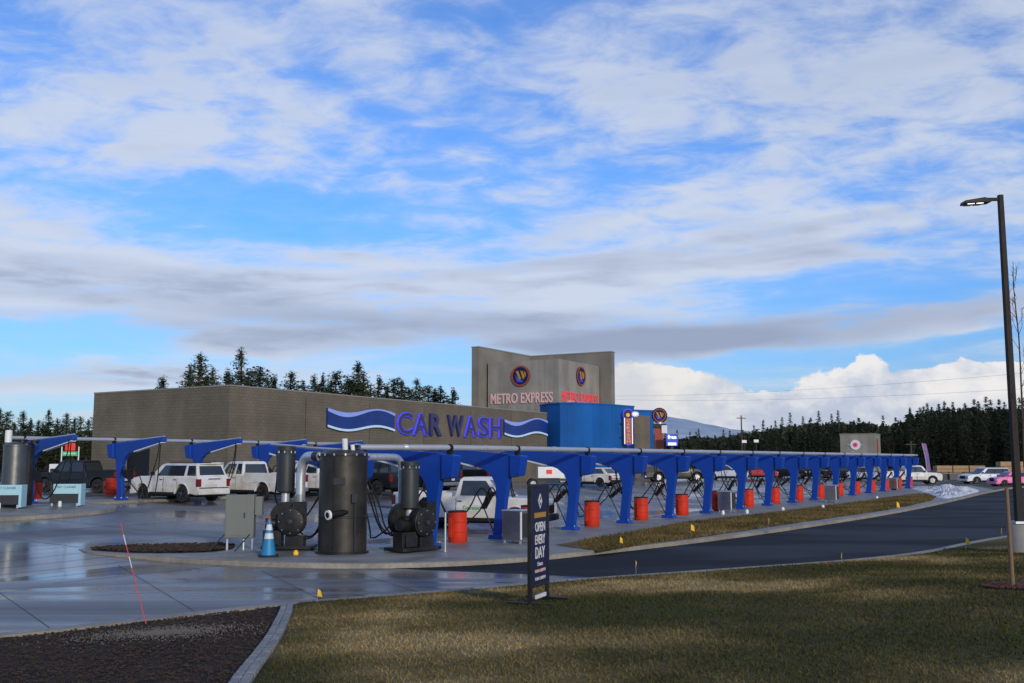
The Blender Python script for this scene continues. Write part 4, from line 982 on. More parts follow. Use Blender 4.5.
# ------------------------------------------------------------------ VEHICLES
def quad_on(A, B, Cc, D, s0, s1, t0, t1, off_):
    A, B, Cc, D = map(Vector, (A, B, Cc, D))
    def P(s, t): return (A.lerp(B, s)).lerp(D.lerp(Cc, s), t)
    n = (B - A).cross(D - A).normalized() * off_
    q = [P(s0, t0), P(s1, t0), P(s1, t1), P(s0, t1)]
    return [v + n for v in q] + [v - n * 1.5 for v in q]
def vehicle(name, L=4.8, W=1.9, H=1.8, wb=2.8, fo=.95, wr=.38, hood=1.1, belt=1.15, cab=((-2.2, -2.0, .3, 1.0)), paint='whitepaint', kind='suv', windows=((.05, .28), (.33, .62), (.67, .96)), doors=((-.9, 0.05), (.08, 1.05)), rim='rim', bed=None, logo=None, label='', group=None, open_door=False, tumble=.17, load=None, trimlow=True, cat='car'):
    r = empty(name, (0, 0, 0), 0, label, cat, group)
    xf = L / 2; xr = -L / 2; ax_f = xf - fo; ax_r = ax_f - wb; hw = W / 2
    zl = wr * .85; ar = wr * 1.2
    def archp(cx):
        return [(cx + ar * math.cos(a), max(wr + ar * math.sin(a), zl)) for a in [math.pi * k / 10 for k in range(11)]]
    hoodbase = cab[3] + .0
    bt = belt
    top = []
    if bed: floor = .92
    prof = [(xr + .03, zl + .1), (xr, zl + .3), (xr + .02, (floor if bed else bt) - .05)]
    if bed: prof += [(xr + .05, floor), (bed[0], floor), (bed[0] + .02, bt)]
    else: prof += [(xr + .08, bt)]
    prof += [(hoodbase, bt - .0), (hoodbase + (xf - hoodbase) * .55, hood - .01), (xf - .18, hood - .09), (xf - .03, hood - .22), (xf, zl + .35), (xf - .04, zl + .08), (xf - .1, zl)]
    prof += archp(ax_f) + archp(ax_r) + [(xr + .12, zl)]
    b = MB(); n = len(prof)
    ys = [(-hw, 1), (-hw + .0, 1), (hw, 1)]
    # four slices so that the flanks bulge
    def yy(z, s):
        t = (z - zl) / max(bt - zl, .1); return s * (hw - .05 * max(t - .55, 0) * 2 - .03 * (1 - min(t * 2.5, 1)))
    va = [(p[0], yy(p[1], -1), p[1]) for p in prof]; vb = [(p[0], yy(p[1], 1), p[1]) for p in prof]
    b.add(va + vb, [tuple(range(n)), tuple(reversed(range(n, 2 * n)))] + [(i, i + n, (i + 1) % n + n, (i + 1) % n) for i in range(n)])
    b.build('body', paint, r, bevel=.05, seg=3, smooth=True)
    if bed:
        bb_ = MB(); zt_ = bed[1]
        for s in (-1, 1): bb_.box(((xr + bed[0]) / 2 + .03, s * (hw - .07), (floor + zt_) / 2 - .02), (bed[0] - xr - .04, .1, zt_ - floor + .04))
        bb_.box((xr + .06, 0, (floor + zt_) / 2 - .02), (.07, W - .26, zt_ - floor + .03)); bb_.build('cargo_bed', paint, r, bevel=.02)
    # cabin
    x0, x1, x2, x3 = cab; hb = hw - .06; ht = hb - tumble; zb_ = bt - .03; zt_ = H
    Vb = [(x0, -hb, zb_), (x3, -hb, zb_), (x3, hb, zb_), (x0, hb, zb_)]; zm = zb_ + (zt_ - zb_) * .88
    Vm = [(x0 + (x1 - x0) * .82, -ht - .02, zm), (x3 + (x2 - x3) * .86, -ht - .02, zm), (x3 + (x2 - x3) * .86, ht + .02, zm), (x0 + (x1 - x0) * .82, ht + .02, zm)]
    Vt = [(x1 + .05, -ht + .09, zt_), (x2 - .1, -ht + .09, zt_), (x2 - .1, ht - .09, zt_), (x1 + .05, ht - .09, zt_)]
    c = MB(); q = lambda a, b_: [(a + i, a + (i + 1) % 4, b_ + (i + 1) % 4, b_ + i) for i in range(4)]
    c.add(Vb + Vm + Vt, q(0, 4) + q(4, 8) + [(8, 9, 10, 11), (3, 2, 1, 0)]); c.build('cabin', paint, r, bevel=.04, seg=3, smooth=True)
    F6 = [(3, 2, 1, 0), (4, 5, 6, 7), (0, 1, 5, 4), (1, 2, 6, 5), (2, 3, 7, 6), (3, 0, 4, 7)]
    for sgn in (-1, 1):
        A = (Vb[0], Vb[1], Vm[1], Vm[0]) if sgn < 0 else (Vb[2], Vb[3], Vm[3], Vm[2])
        for (a0, a1), (b0, b1) in zip(windows, windows[1:]):
            if b0 - a1 < .06:
                u0, u1 = (a0 - .008, b1 + .008) if sgn < 0 else (1 - b1 - .008, 1 - a0 + .008)
                MB().add(quad_on(*A, u0, u1, .08, .95, .004), F6).build('window_frame', 'trim', r)
        for s0, s1 in windows:
            if sgn > 0: s0, s1 = 1 - s1, 1 - s0
            MB().add(quad_on(*A, s0, s1, .1, .93, .006), F6).build('side_window', 'glass', r)
    MB().add(quad_on(Vb[1], Vb[2], Vm[2], Vm[1], .06, .94, .08, .97, .006), F6).build('windshield', 'glass', r)
    MB().add(quad_on(Vb[3], Vb[0], Vm[0], Vm[3], .08, .92, .15, .9, .006), F6).build('rear_window', 'glass', r)
    # doors
    for sgn in (-1, 1):
        for d0, d1 in doors:
            za_, zb2 = zl + .13, bt - .06
            vs = []
            for x in (d0, d1):
                for z in (za_, (za_ + zb2) / 2, zb2): vs.append((x, yy(z, sgn) + sgn * .008, z))
            vs2 = [(x, y - sgn * .02, z) for x, y, z in vs]
            D = MB().add(vs + vs2, [(0, 3, 4, 1), (1, 4, 5, 2), (6, 7, 10, 9), (7, 8, 11, 10), (0, 6, 9, 3), (2, 5, 11, 8), (0, 1, 7, 6), (1, 2, 8, 7), (3, 9, 10, 4), (4, 10, 11, 5)]).build('door', paint, r, bevel=.006, seg=1)
            MB().box((d0 + .14, yy(zb2 - .1, sgn) + sgn * .025, zb2 - .1), (.17, .03, .035)).build('handle', 'trim', D)
            if logo and sgn < 0:
                text(logo[0], D, (d0 + .3, yy(.8, sgn) - .03, .76), (1, 0, 0), (0, 0, 1), .7, .13, logo[1], depth=.003)
                MB().box((d0 + .67, yy(.8, sgn) - .011, .8), (.84, .008, .24)).build('decal', 'decal', D)
        MB().box((x3 - .32, sgn * (hw + .06), bt + .12), (.12, .18, .16)).build('mirror', 'trim' if paint != 'pink' else 'pink', r, bevel=.03)
        MB().box((xf - .13, sgn * (hw - .2), hood - .26), (.26, .34, .17)).build('headlight', 'lens', r, bevel=.03)
        MB().box((xr + .07, sgn * (hw - .11), (bt - .3) if not bed else bed[1] - .28), (.17, .2, .36)).build('taillight', 'redlens', r, bevel=.02)
    for sgn in (-1, 1):
        for xs in sorted({d for dd in doors for d in dd}):
            sm = MB(); 
            for z0_, z1_ in ((zl + .13, (zl + bt) / 2), ((zl + bt) / 2, bt - .04)):
                ya, yb = yy(z0_, sgn), yy(z1_, sgn)
                sm.add([(xs - .009, ya + sgn * .012, z0_), (xs + .009, ya + sgn * .012, z0_), (xs + .009, yb + sgn * .012, z1_), (xs - .009, yb + sgn * .012, z1_)], [(0, 1, 2, 3)])
            sm.build('door_seam', 'trim', r)
        MB().box(((ax_f + ax_r) / 2, sgn * (hw - .025), zl + .06), (wb - ar * 2 - .02, .06, .13)).build('sill', 'trim', r, bevel=.01)
        for cx in (ax_f, ax_r):
            fl_ = MB(); pts_ = [(cx + (ar + .02) * math.cos(a), sgn * (hw + .0), wr + (ar + .02) * math.sin(a)) for a in [math.pi * k / 12 for k in range(13)]]
            fl_.tube(pts_, .028, 6); fl_.build('wheel_arch', paint if paint != 'whitepaint' else 'whitepaint', r, smooth=True)
    if not bed:
        MB().box((xr - .012, 0, zl + .34), (.05, W - .2, .035)).build('tailgate_seam', 'trim', r)
        MB().box((x1 + .02, 0, H - .03), (.3, ht * 2 - .25, .05)).build('spoiler', paint, r, bevel=.02)
        MB().box((xr - .005, 0, bt - .12), (.03, .7, .05)).build('tailgate_trim', 'chrome', r)
    for y_ in (-.35, .35): MB().box((x3 - .12, y_, bt + .03), (.25, .5, .02)).build('wiper', 'trim', r)
    MB().box((xf - .0, 0, zl + .42), (.06, W - 1.0, .3)).build('grille', 'trim', r, bevel=.02)
    MB().box((xf - .02, 0, zl + .12), (.2, W - .06, .24)).build('front_bumper', 'trim' if trimlow else paint, r, bevel=.05)
    MB().box((xr + .03, 0, zl + .14), (.2, W - .06, .22)).build('rear_bumper', 'chrome' if bed else ('trim' if trimlow else paint), r, bevel=.04)
    MB().box((xr - .03 if bed else xr - .01, 0, zl + .42), (.02, .32, .16)).build('plate', 'plate', r)
    MB().box(((xf + xr) / 2, 0, zl + .02), (L - .5, W - .5, .2)).build('underbody', 'trim', r)
    if kind == 'suv':
        for s in (-1, 1): MB().tube([(x1 + .2, s * (ht - .13), zt_ + .05), (x2 - .3, s * (ht - .13), zt_ + .05)], .02, 6).build('roof_rail', 'trim', r)
    RXm = Matrix.Rotation(R(90), 3, 'X')
    for cx in (ax_f, ax_r):
        for s in (-1, 1):
            w = MB().lathe([(wr * .6, -.12), (wr * .93, -.12), (wr, -.08), (wr, .08), (wr * .93, .12), (wr * .6, .12), (wr * .6, -.12)], 28, (cx, s * (hw - .13), wr), RXm).build('wheel', 'tyre', r, smooth=True)
            rm = MB(); k_ = Matrix.Rotation(R(90), 3, 'X')
            rm.lathe([(wr * .62, -.07), (wr * .62, .07)], 24, (cx, s * (hw - .13), wr), RXm)
            for k in range(5):
                a = k * 2 * math.pi / 5 + .3; rm.box((cx + math.cos(a) * wr * .32, s * (hw - .03), wr + math.sin(a) * wr * .32), (wr * .56, .04, .08), Matrix.Rotation(-a, 3, 'Y'))
            rm.lathe([(.07, -.1), (.07, .1)], 12, (cx, s * (hw - .13), wr), RXm)
            rm.build('rim', rim, w)
    if open_door:
        x = cab[3] - .55; D = MB().box((x + .0, 0, 0), (.9, .06, .0)) if 0 else None
        dr = MB(); dr.box((0, -.48, .85), (.06, .96, .75)); 
        dr.add([(-.03, -.9, 1.2), (.03, -.9, 1.2), (.03, -.82, 1.2), (-.03, -.82, 1.2), (-.03, -.8, H - .1), (.03, -.8, H - .1), (.03, -.72, H - .1), (-.03, -.72, H - .1)], F6); dr.box((0, -.42, H - .09), (.06, .78, .06)); dr.box((0, -.06, 1.5), (.06, .06, .62))
        o = dr.build('open_door', paint, r, bevel=.01); o.location = (cab[3] - .45, hw if open_door > 0 else -hw, 0); o.rotation_euler.z = R(180 if open_door > 0 else 0)
        g = MB().box((0, -.42, 1.45), (.02, .72, .48)).build('door_glass', 'glass', o)
    return r
M['decal'] = mat('pale_green_decal', (.5, .58, .48), .5)
M['greenlet'] = mat('green_letter', (.08, .25, .12), .5)
def put(v, px, py, hd, dz=0, dy=0):
    p = gp(px, py, dz); v.location = (p.x, p.y + dy, p.z); v.rotation_euler.z = math.atan2(hd[1], hd[0]); return v
HB = (-.846, .533)   # cars nosed to the rear row
# muddy SUV : rear wheel px 182,503.5 ; centre of car
def park(v, wheel_px, wheel_py, hd, wx, side, W):
    """place so that the wheel at local (wx, side*W/2) touches the ground at the pixel"""
    p = gp(wheel_px, wheel_py); h = Vector((hd[0], hd[1], 0)).normalized(); n = Vector((-h.y, h.x, 0))
    c = p - h * wx - n * (side * (W / 2 - .12)); v.location = (c.x, c.y, G(c.x, c.y) + .006); v.rotation_euler.z = math.atan2(h.y, h.x); return v
suv = vehicle('suv', 4.8, 1.92, 1.8, 2.79, .92, .39, 1.2, 1.2, (-2.3, -2.02, .3, 1.0), 'whitepaint', 'suv', windows=((.03, .22), (.29, .55), (.58, .86)), doors=((-.95, -.02), (.02, .98)), label='muddy white SUV parked nose in at the rear row, tail toward us', cat='SUV', trimlow=False)
park(suv, 183, 503.5, HB, -1.31, 1, 1.92)
M['decal2'] = mat('tail_panel', (.4, .38, .34), .5)
suvc = suv.location.copy()
def stall_loc(k, back=0): 
    p = suvc + ROWD * 4.49 * k + Vector((.846, -.533, 0)) * back; return (p.x, p.y, G(p.x, p.y) + .006)
t2_ = vehicle('pickup_truck', 5.6, 2.0, 1.9, 3.4, 1.0, .4, 1.2, 1.22, (-.15, .0, 1.05, 1.65), 'whitepaint', 'truck', windows=((.06, .3), (.38, .86)), doors=((.3, 1.5),), bed=(-.3, 1.32), label='white pickup truck with its front door open, seen behind the left blower', open_door=1, cat='pickup truck')
t2_.location = stall_loc(1, .3); t2_.rotation_euler.z = math.atan2(*reversed(HB))
t3_ = vehicle('pickup_truck', 5.6, 2.0, 1.92, 3.4, 1.0, .4, 1.2, 1.22, (-.9, -.7, .75, 1.35), 'whitepaint', 'truck', windows=((.06, .42), (.5, .86)), doors=((-.8, .2), (.24, 1.3)), bed=(-1.0, 1.32), label='white work pickup mostly hidden behind the big round tank', cat='pickup truck')
t3_.location = stall_loc(2, .5); t3_.rotation_euler.z = math.atan2(*reversed(HB))
t4_ = vehicle('suv', 4.9, 1.95, 1.85, 2.9, .95, .4, 1.15, 1.2, (-2.35, -2.1, .35, 1.0), 'blackcar', 'suv', windows=((.03, .22), (.29, .55), (.58, .86)), doors=((-.95, -.02), (.02, .98)), label='black SUV glimpsed between the big tank and the right blower', cat='SUV')
t4_.location = stall_loc(3, .3); t4_.rotation_euler.z = math.atan2(*reversed(HB))
def black_pickup(label, loc, hd, paint='blackcar'):
    v = vehicle('pickup_truck', 5.8, 2.0, 1.92, 3.6, 1.0, .42, 1.2, 1.22, (-.8, -.55, .95, 1.5), paint, 'truck', windows=((.06, .45), (.5, .88)), doors=((-.7, .35), (.4, 1.45)), bed=(-.9, 1.35), label=label, cat='pickup truck')
    v.location = loc; v.rotation_euler.z = math.atan2(hd[1], hd[0]); return v
black_pickup('black pickup parked behind the orange barrel and above the white pickup bed', stall_loc(4, .3), HB)
black_pickup('black pickup truck visible over the roof of the white lettered pickup', stall_loc(5, .6), HB)
# black pickup far left
p = gp(75, 493); black_pickup('black crew cab pickup standing left of the muddy white SUV', (p.x, p.y + 1.0, G(p.x, p.y) + .006), (-.97, .22))
# white lettered pickup in the front stalls
wt = vehicle('pickup_truck', 5.9, 2.0, 1.93, 3.7, 1.0, .4, 1.2, 1.22, (-.45, -.25, .75, 1.45), 'whitepaint', 'truck', windows=((.12, .88),), doors=((-.35, 1.25),), bed=(-.55, 1.36), logo=('Contractors', 'greenlet'), label='white regular cab pickup with green door lettering between the first arches', cat='pickup truck', tumble=.2)
A1 = XY(400, 39.0, .5); A2 = XY(553, 37.0, .5); hd = (A2 - A1).normalized(); cc_ = (A1 + A2) / 2
wt.location = (cc_.x, cc_.y, G(cc_.x, cc_.y) + .006); wt.rotation_euler.z = math.atan2(hd.y, hd.x)
# trailer with tank
tp = gp(552, 488.5); r = empty('utility_trailer', (tp.x, tp.y, tp.z), R(2), 'white box trailer with small red logo and a grey tank beyond the second arch', 'trailer')
MB().box((-.1, 0, 1.15), (1.9, 1.5, .8)).build('box', 'whiteplastic', r, bevel=.02); MB().box((-.25, -.77, 1.2), (.4, .02, .3)).build('logo', 'redsign', r)
MB().box((.3, 0, .62), (3.6, 1.4, .12)).build('deck', 'dgrey', r); MB().tube([(1.35, -.5, 1.1), (1.35, .5, 1.1)], .42, 20).build('water_tank', 'elgrey', r, smooth=True)
for x in (-1.0,): 
    for y in (-.85, .85):
        w = MB().lathe([(.2, -.1), (.36, -.1), (.36, .1), (.2, .1)], 20, (x - .4, y, .36), Matrix.Rotation(R(90), 3, 'X')).build('wheel', 'tyre', r); MB().lathe([(.2, -.11), (.2, .11)], 16, (x - .4, y, .36), Matrix.Rotation(R(90), 3, 'X')).build('rim', 'rim', w)
for x in (-.9, .9): MB().box((x + .4, 0, 1.75), (.06, 1.3, .5)).build('rack', 'dgrey', r)
def car(label, px, py, hd, paint, H=1.45, L=4.4, cat='car', dy=0):
    v = vehicle('parked_car', L, 1.8, H, L * .6, .85, .33, .95, .98, (-L / 2 + .25, -L / 2 + .8, .25, 1.1), paint, 'car', windows=((.1, .48), (.52, .88)), doors=((-.8, .0), (.04, 1.0)), label=label, cat=cat)
    return put(v, px, py, hd, .006, dy)
car('small white car whose nose shows right of the third arch leg', 590, 486.5, HB, 'whitepaint', 1.45)
p = gp(676, 482); black_pickup('black pickup parked beyond the fifth arch leg', (p.x, p.y + 1, G(p.x, p.y) + .006), (.98, .1))
car('silver car behind the seventh arch of the roadside row', 727, 480, (.9, -.3), 'silverpaint', 1.5)
car('red car behind the eighth arch of the roadside row', 757, 479, (.9, -.2), 'redcar', 1.45)
car('dark car in the gap beside the ninth arch of the roadside row', 789, 478, (.8, -.5), 'blackcar', 1.6)
car('dark car in the gap beside the tenth arch of the roadside row', 812, 478.5, (.8, -.5), 'blackcar', 1.6)
car('black car near the far end of the roadside row', 846, 480, (.8, -.4), 'blackcar', 1.6)
car('pale car parked behind the last arches of the roadside row', 868, 481, (.8, -.5), 'silverpaint', 1.6)
p = gp(915, 484.5, .02); v = black_pickup('white pickup truck with its nose past the end of the arch row', (p.x - .2, p.y + .6, .03), (1, -.08), 'whitepaint')
q7 = vehicle('suv', 5.0, 1.95, 1.72, 2.95, .95, .38, 1.05, 1.08, (-2.4, -1.9, .3, 1.2), 'silverpaint', 'suv', windows=((.04, .25), (.29, .55), (.58, .88)), doors=((-1.0, .0), (.04, 1.1)), label='silver white SUV on the far parking area behind the snow', cat='SUV', trimlow=False)
put(q7, 986, 484.5, (-1, -.12), .02)
pk = vehicle('hatchback', 3.9, 1.7, 1.42, 2.4, .75, .31, .92, .95, (-1.8, -1.3, .35, 1.1), 'pink', 'car', windows=((.12, .45), (.5, .86)), doors=((-.55, .95),), label='bright pink hatchback partly hidden by the lamp pole', cat='car', trimlow=False)
put(pk, 1012, 487.0, (-1, -.1), .02)

# ------------------------------------------------------------------ FOREGROUND FURNITURE
# banner
bl_ = gp(530, 605, 0, LZ); br_ = Vector((XY(547, bl_.y + .72, .5).x, bl_.y + .72, 0)); br_.z = LZ(br_.x, br_.y)
xa = (br_ - bl_); xa.z = 0; wN = xa.length; rz = math.atan2(xa.y, xa.x)
r = empty('banner_sign', bl_, rz, 'tall narrow navy banner sign reading OPEN EVERY DAY on the lawn', 'sign')
zz0, HH = .27, 1.84
MB().box((wN / 2, 0, (zz0 + HH) / 2), (wN - .06, .05, HH - zz0)).build('panel', 'navy', r)
f = MB(); 
for x in (0.0, wN): f.box((x, 0, HH / 2), (.05, .07, HH + .04))
f.box((wN / 2, 0, HH), (wN - .05, .066, .05)); f.box((wN / 2, 0, zz0), (wN - .05, .066, .04)); f.box((wN / 2, 0, .08), (wN - .05, .05, .05)); f.build('frame', 'blackpaint', r, bevel=.006)
for x in (0, wN): MB().box((x, 0, .02), (.06, .75, .035)).build('foot', 'blackpaint', r, bevel=.01)
MB().box((wN / 2, -.035, .1), (wN * .6, .02, .06)).build('label_strip', 'whitelet', r)
m_ = wN / 2
d_ = MB(); k_ = .11
for s0 in ((0, k_), (0, -k_)): pass
d_.prism([(m_, HH - .13), (m_ + .09, HH - .25), (m_, HH - .37), (m_ - .09, HH - .25)], -.034, -.026); d_.build('diamond_mark', 'whitelet', r)
MB().prism([(m_, HH - .17), (m_ + .055, HH - .25), (m_, HH - .33), (m_ - .055, HH - .25)], -.037, -.0345).build('diamond_core', 'navy', r)
MB().prism([(m_ - .035, HH - .29), (m_ - .035, HH - .2), (m_, HH - .25), (m_ + .035, HH - .2), (m_ + .035, HH - .29), (m_, HH - .27)], -.040, -.0372).build('diamond_letter', 'whitelet', r)
MB().box((m_, -.03, HH - .47), (wN * .66, .01, .08)).build('gold_bar', 'gold', r)
def bt_(s, z, h_, w=.7, m='whitelet', off=.015): text(s, r, (m_ - wN * w / 2, -.029, z), (1, 0, 0), (0, 0, 1), wN * w, h_, m, depth=.003, off=off)
bt_('OPEN', HH - .73, .15, .58); bt_('EVERY', HH - .93, .15, .58); bt_('DAY', HH - 1.15, .18, .56); bt_('Hours', HH - 1.27, .065, .3, off=0); bt_('8:00-6:00PM', HH - 1.37, .05, .6, 'pinklet', 0); bt_('9:00-5:00PM', HH - 1.49, .05, .6, off=0)
# street lamp
lb = gp(1021, 552, 0, LZ); 
r = empty('street_lamp', lb, 0, 'dark parking lot lamp on a tall square pole with concrete base', 'street lamp')
pt = atY(1000.5, 195, lb.y); hp = pt.z - lb.z
MB().lathe([(.3, -.4), (.3, .68), (.285, .7)], 28).build('concrete_base', 'conc', r, smooth=True)
MB().box((0, 0, .75), (.34, .34, .06)).build('base_plate', 'galv', r)
MB().box((0, 0, .72 + (hp - .72) / 2), (.17, .17, hp - .72), None, .72).build('pole', 'brown', r, bevel=.01)
sp_ = atY(961, 203, lb.y).x - lb.x
pxm = lambda px: (px - 1000.5) / F * lb.y
MB().box((-.28, 0, hp - .12), (.5, .07, .08)).build('arm', 'brown', r)
hd_ = MB(); a0_, a1_ = pxm(961), pxm(989)
rt = Matrix.Rotation(R(4), 3, 'Y')
hd_.add([(a0_, -.17, hp - .27), (a1_, -.17, hp - .22), (a1_, .17, hp - .22), (a0_, .17, hp - .27), (a0_ + .02, -.15, hp - .18), (a1_ - .15, -.13, hp - .08), (a1_ - .15, .13, hp - .08), (a0_ + .02, .15, hp - .18)], [(3, 2, 1, 0), (4, 5, 6, 7), (0, 1, 5, 4), (1, 2, 6, 5), (2, 3, 7, 6), (3, 0, 4, 7)])
hd_.build('lamp_head', 'blackpaint', r, bevel=.02)
for k in range(2):
    t = .08 + k * .24
    MB().box((a0_ + t + .1, 0, hp - .272 + k * .017), (.19, .26, .012), Matrix.Rotation(R(-4), 3, 'Y')).build('led_panel', 'lens', r)
# tree stake, mulch ring, sapling
sk = gp(1013, 588, 0, LZ); st_top = atY(1006.5, 488, sk.y)
o = MB().tube([sk + Vector((0, 0, -.1)), st_top], [.035, .03], 10).build('tree_stake', 'wood', None, smooth=True); tag(o, 'rough brown wooden stake standing in the red mulch ring', 'stake')
rg = MB(); n = 40; cx_, cy_ = sk.x + .25, sk.y + .05
for k in range(n):
    a = k * 2 * math.pi / n; rr = .62 * (1 + .08 * math.sin(3 * a)); rg.v.append((cx_ + rr * math.cos(a), cy_ + rr * math.sin(a), LZ(cx_ + rr * math.cos(a), cy_ + rr * math.sin(a)) + .015))
rg.v.append((cx_, cy_, LZ(cx_, cy_) + .08)); rg.f = [(k, (k + 1) % n, n) for k in range(n)]
rg.build('mulch_ring', 'redchips')['kind'] = 'structure'
rc = MB()
for i in range(500):
    a = rnd.uniform(0, 6.3); rr = rnd.random() ** .5 * .68; x, y = cx_ + rr * math.cos(a), cy_ + rr * math.sin(a)
    rc.box((x, y, LZ(x, y) + .02 + .05 * (1 - rr)), (rnd.uniform(.03, .08), .02, .012), Matrix.Rotation(rnd.uniform(0, 6), 3, 'Z') @ Matrix.Rotation(rnd.uniform(-.6, .6), 3, 'X'))
tag(rc.build('red_bark_chips', 'redchips'), 'red bark chips heaped round the tree stake', 'mulch', kind='stuff')
tb = Vector((XY(1030, sk.y + 4).x, sk.y + 4, 0)); tb.z = LZ(tb.x, tb.y)
r = empty('bare_sapling', tb, 0, 'thin leafless young tree at the right edge beside the lamp pole', 'young tree')
HT = atY(1018, 262, tb.y).z - tb.z
trk = [Vector((.02 * math.sin(k), .02 * math.cos(k * 1.7), HT * k / 12)) for k in range(13)]
MB().tube(trk, [.03 * (1 - k / 13) + .004 for k in range(13)], 8).build('trunk', 'bark', r, smooth=True)
br = MB()
for k in range(26):
    h_ = HT * rnd.uniform(.3, .96); a = rnd.uniform(0, 6.3); L_ = (1 - h_ / HT) * .9 + .2; p0 = Vector((0, 0, h_)); d1 = Vector((math.cos(a) * .3, math.sin(a) * .3, 1)).normalized()
    p1 = p0 + d1 * L_ * .5 + Vector((math.cos(a), math.sin(a), 0)) * .08; p2 = p1 + Vector((0, 0, 1)) * L_ * .5
    br.tube([p0, p1, p2], [.006, .005, .003], 4)
    for j in range(4): 
        q_ = p1.lerp(p2, rnd.random()); br.tube([q_, q_ + Vector((rnd.uniform(-.1, .1), rnd.uniform(-.1, .1), rnd.uniform(.05, .2)))], [.004, .002], 3)
br.build('branches', 'bark', r)
# fibreglass marker rod
r0 = gp(146, 624, 0, LZ); r1 = atY(120.5, 523, r0.y + .25)
r = empty('snow_marker', r0, 0, 'thin leaning red and white marker rod in the dark mulch bed', 'marker rod'); dv = r1 - r0
for i, (a, b, m__) in enumerate([(0, .55, 'pinkred'), (.55, .66, 'whitelet'), (.66, .78, 'pinkred'), (.78, .88, 'whitelet'), (.88, 1.0, 'pinkred')]): MB().tube([dv * a, dv * b], .0075, 6).build('rod_section', m__, r)
r0 = gp(621, 523, .12); r = empty('pink_marker', r0, 0, 'short pink and white marker rod beside the third arch foot', 'marker rod'); MB().tube([(0, 0, 0), (.08, 0, .45)], .012, 6).build('lower_section', 'whitelet', r); MB().tube([(.08, 0, .45), (.12, 0, .62)], .012, 6).build('upper_section', 'pinkred', r)
# pin flags
def flag(px, py, label, surf, rz, s=1):
    p = gp(px, py + 3, 0, surf); p.z = surf(p.x, p.y); r = empty('marker_flag', p, rz, label, 'marker flag', 'yellow marker flags along the kerbs')
    MB().tube([(0, 0, 0), (.01, 0, .22 * s)], .0035, 4).build('wire', 'galv', r)
    MB().add([(0, 0, .12 * s), (.09 * s, .02, .09 * s), (.06 * s, -.01, .2 * s), (.012, 0, .24 * s), (0, .004, .12 * s), (.09 * s, .024, .09 * s), (.06 * s, -.006, .2 * s), (.012, .004, .24 * s)], [(0, 1, 2, 3), (7, 6, 5, 4), (0, 4, 5, 1), (1, 5, 6, 2), (2, 6, 7, 3), (3, 7, 4, 0)]).build('flag', 'yellow', r)
fz = lambda x, y: .13
flag(317, 600, 'yellow marker flag at the lawn corner by the paver edging', LZ, .3, 1.0)
flag(842, 560, 'yellow marker flag standing at the near kerb right of the picture middle', LZ, 1.3)
flag(966, 547, 'yellow marker flag at the near kerb left of the wooden stake', LZ, -.2, 1.4)
flag(1002, 534, 'yellow marker flag beside the concrete lamp base', LZ, 1.2, 1.2)
flag(636, 571, 'yellow marker flag at the near kerb right of the banner sign', LZ, 1.3, 1.2)
flag(620, 545, 'yellow marker flag at the pointed start of the grass strip', fz, .5, 1.3)
flag(691, 533, 'yellow marker flag in the grass strip before the fifth arch', fz, .2, 1.6)
flag(769, 527, 'yellow marker flag in the grass strip below the eighth arch', fz, 1.2, 1.8)
flag(897, 509, 'yellow marker flag near the far end of the grass strip', fz, .2, 2.0)
for px, py, lb in [(723, 514.5, 'white plastic pipe cap below the second stainless cabinet'), (747, 513.5, 'white plastic pipe cap before the seventh arch foot'), (783, 511, 'white plastic pipe cap before the ninth arch foot'), (823, 508.5, 'white plastic pipe cap before the eleventh arch foot'), (877, 499, 'white plastic pipe cap before the fourteenth arch foot')]:
    p = gp(px, py, .12); tag(MB().lathe([(.07, 0), (.08, .12), (.05, .17), (.01, .19)], 12, p).build('pipe_cap', 'whiteplastic', None, smooth=True), lb, 'cap', 'white caps along the sidewalk')
# snow pile
def snow(name, pts, hmax, label):
    bm = bmesh.new(); cx_ = sum(p.x for p in pts) / len(pts); cy_ = sum(p.y for p in pts) / len(pts); vs = []; N_ = 60; K = 14
    ring = resample(smooth_line(pts + [pts[0]], 2), .3)[:-1]
    mb = MB(); n = len(ring)
    for k in range(K + 1):
        t = k / K
        for p in ring:
            x = p.x + (cx_ - p.x) * t; y = p.y + (cy_ - p.y) * t
            z = hmax * (1 - (1 - t) ** 4) * (.6 + 1.5 * noise.noise(Vector((x * .9, y * .5, 1))) ) + .12 * noise.noise(Vector((x * 3, y * 3, 5))) * min(t * 6, 1) + .07 * noise.noise(Vector((x * 8, y * 8, 5))) * min(t * 6, 1)
            mb.v.append((x, y, max(z, .02 if k else -.02) + .12))
    for k in range(K):
        for i in range(n): mb.f.append((k * n + i, k * n + (i + 1) % n, (k + 1) * n + (i + 1) % n, (k + 1) * n + i))
    mb.f.append(tuple(range(K * n, K * n + n)))
    o = mb.build(name, 'snow', None, smooth=True); tag(o, label, 'snow pile'); return o
snow('snow_pile', [gp(a, b, .1) for a, b in [(909, 488), (926, 493), (942, 499.3), (955, 498), (970, 494.5), (982, 491), (970, 488.5), (940, 486.5)]], .26, 'ploughed heap of old snow at the far end of the arch row')
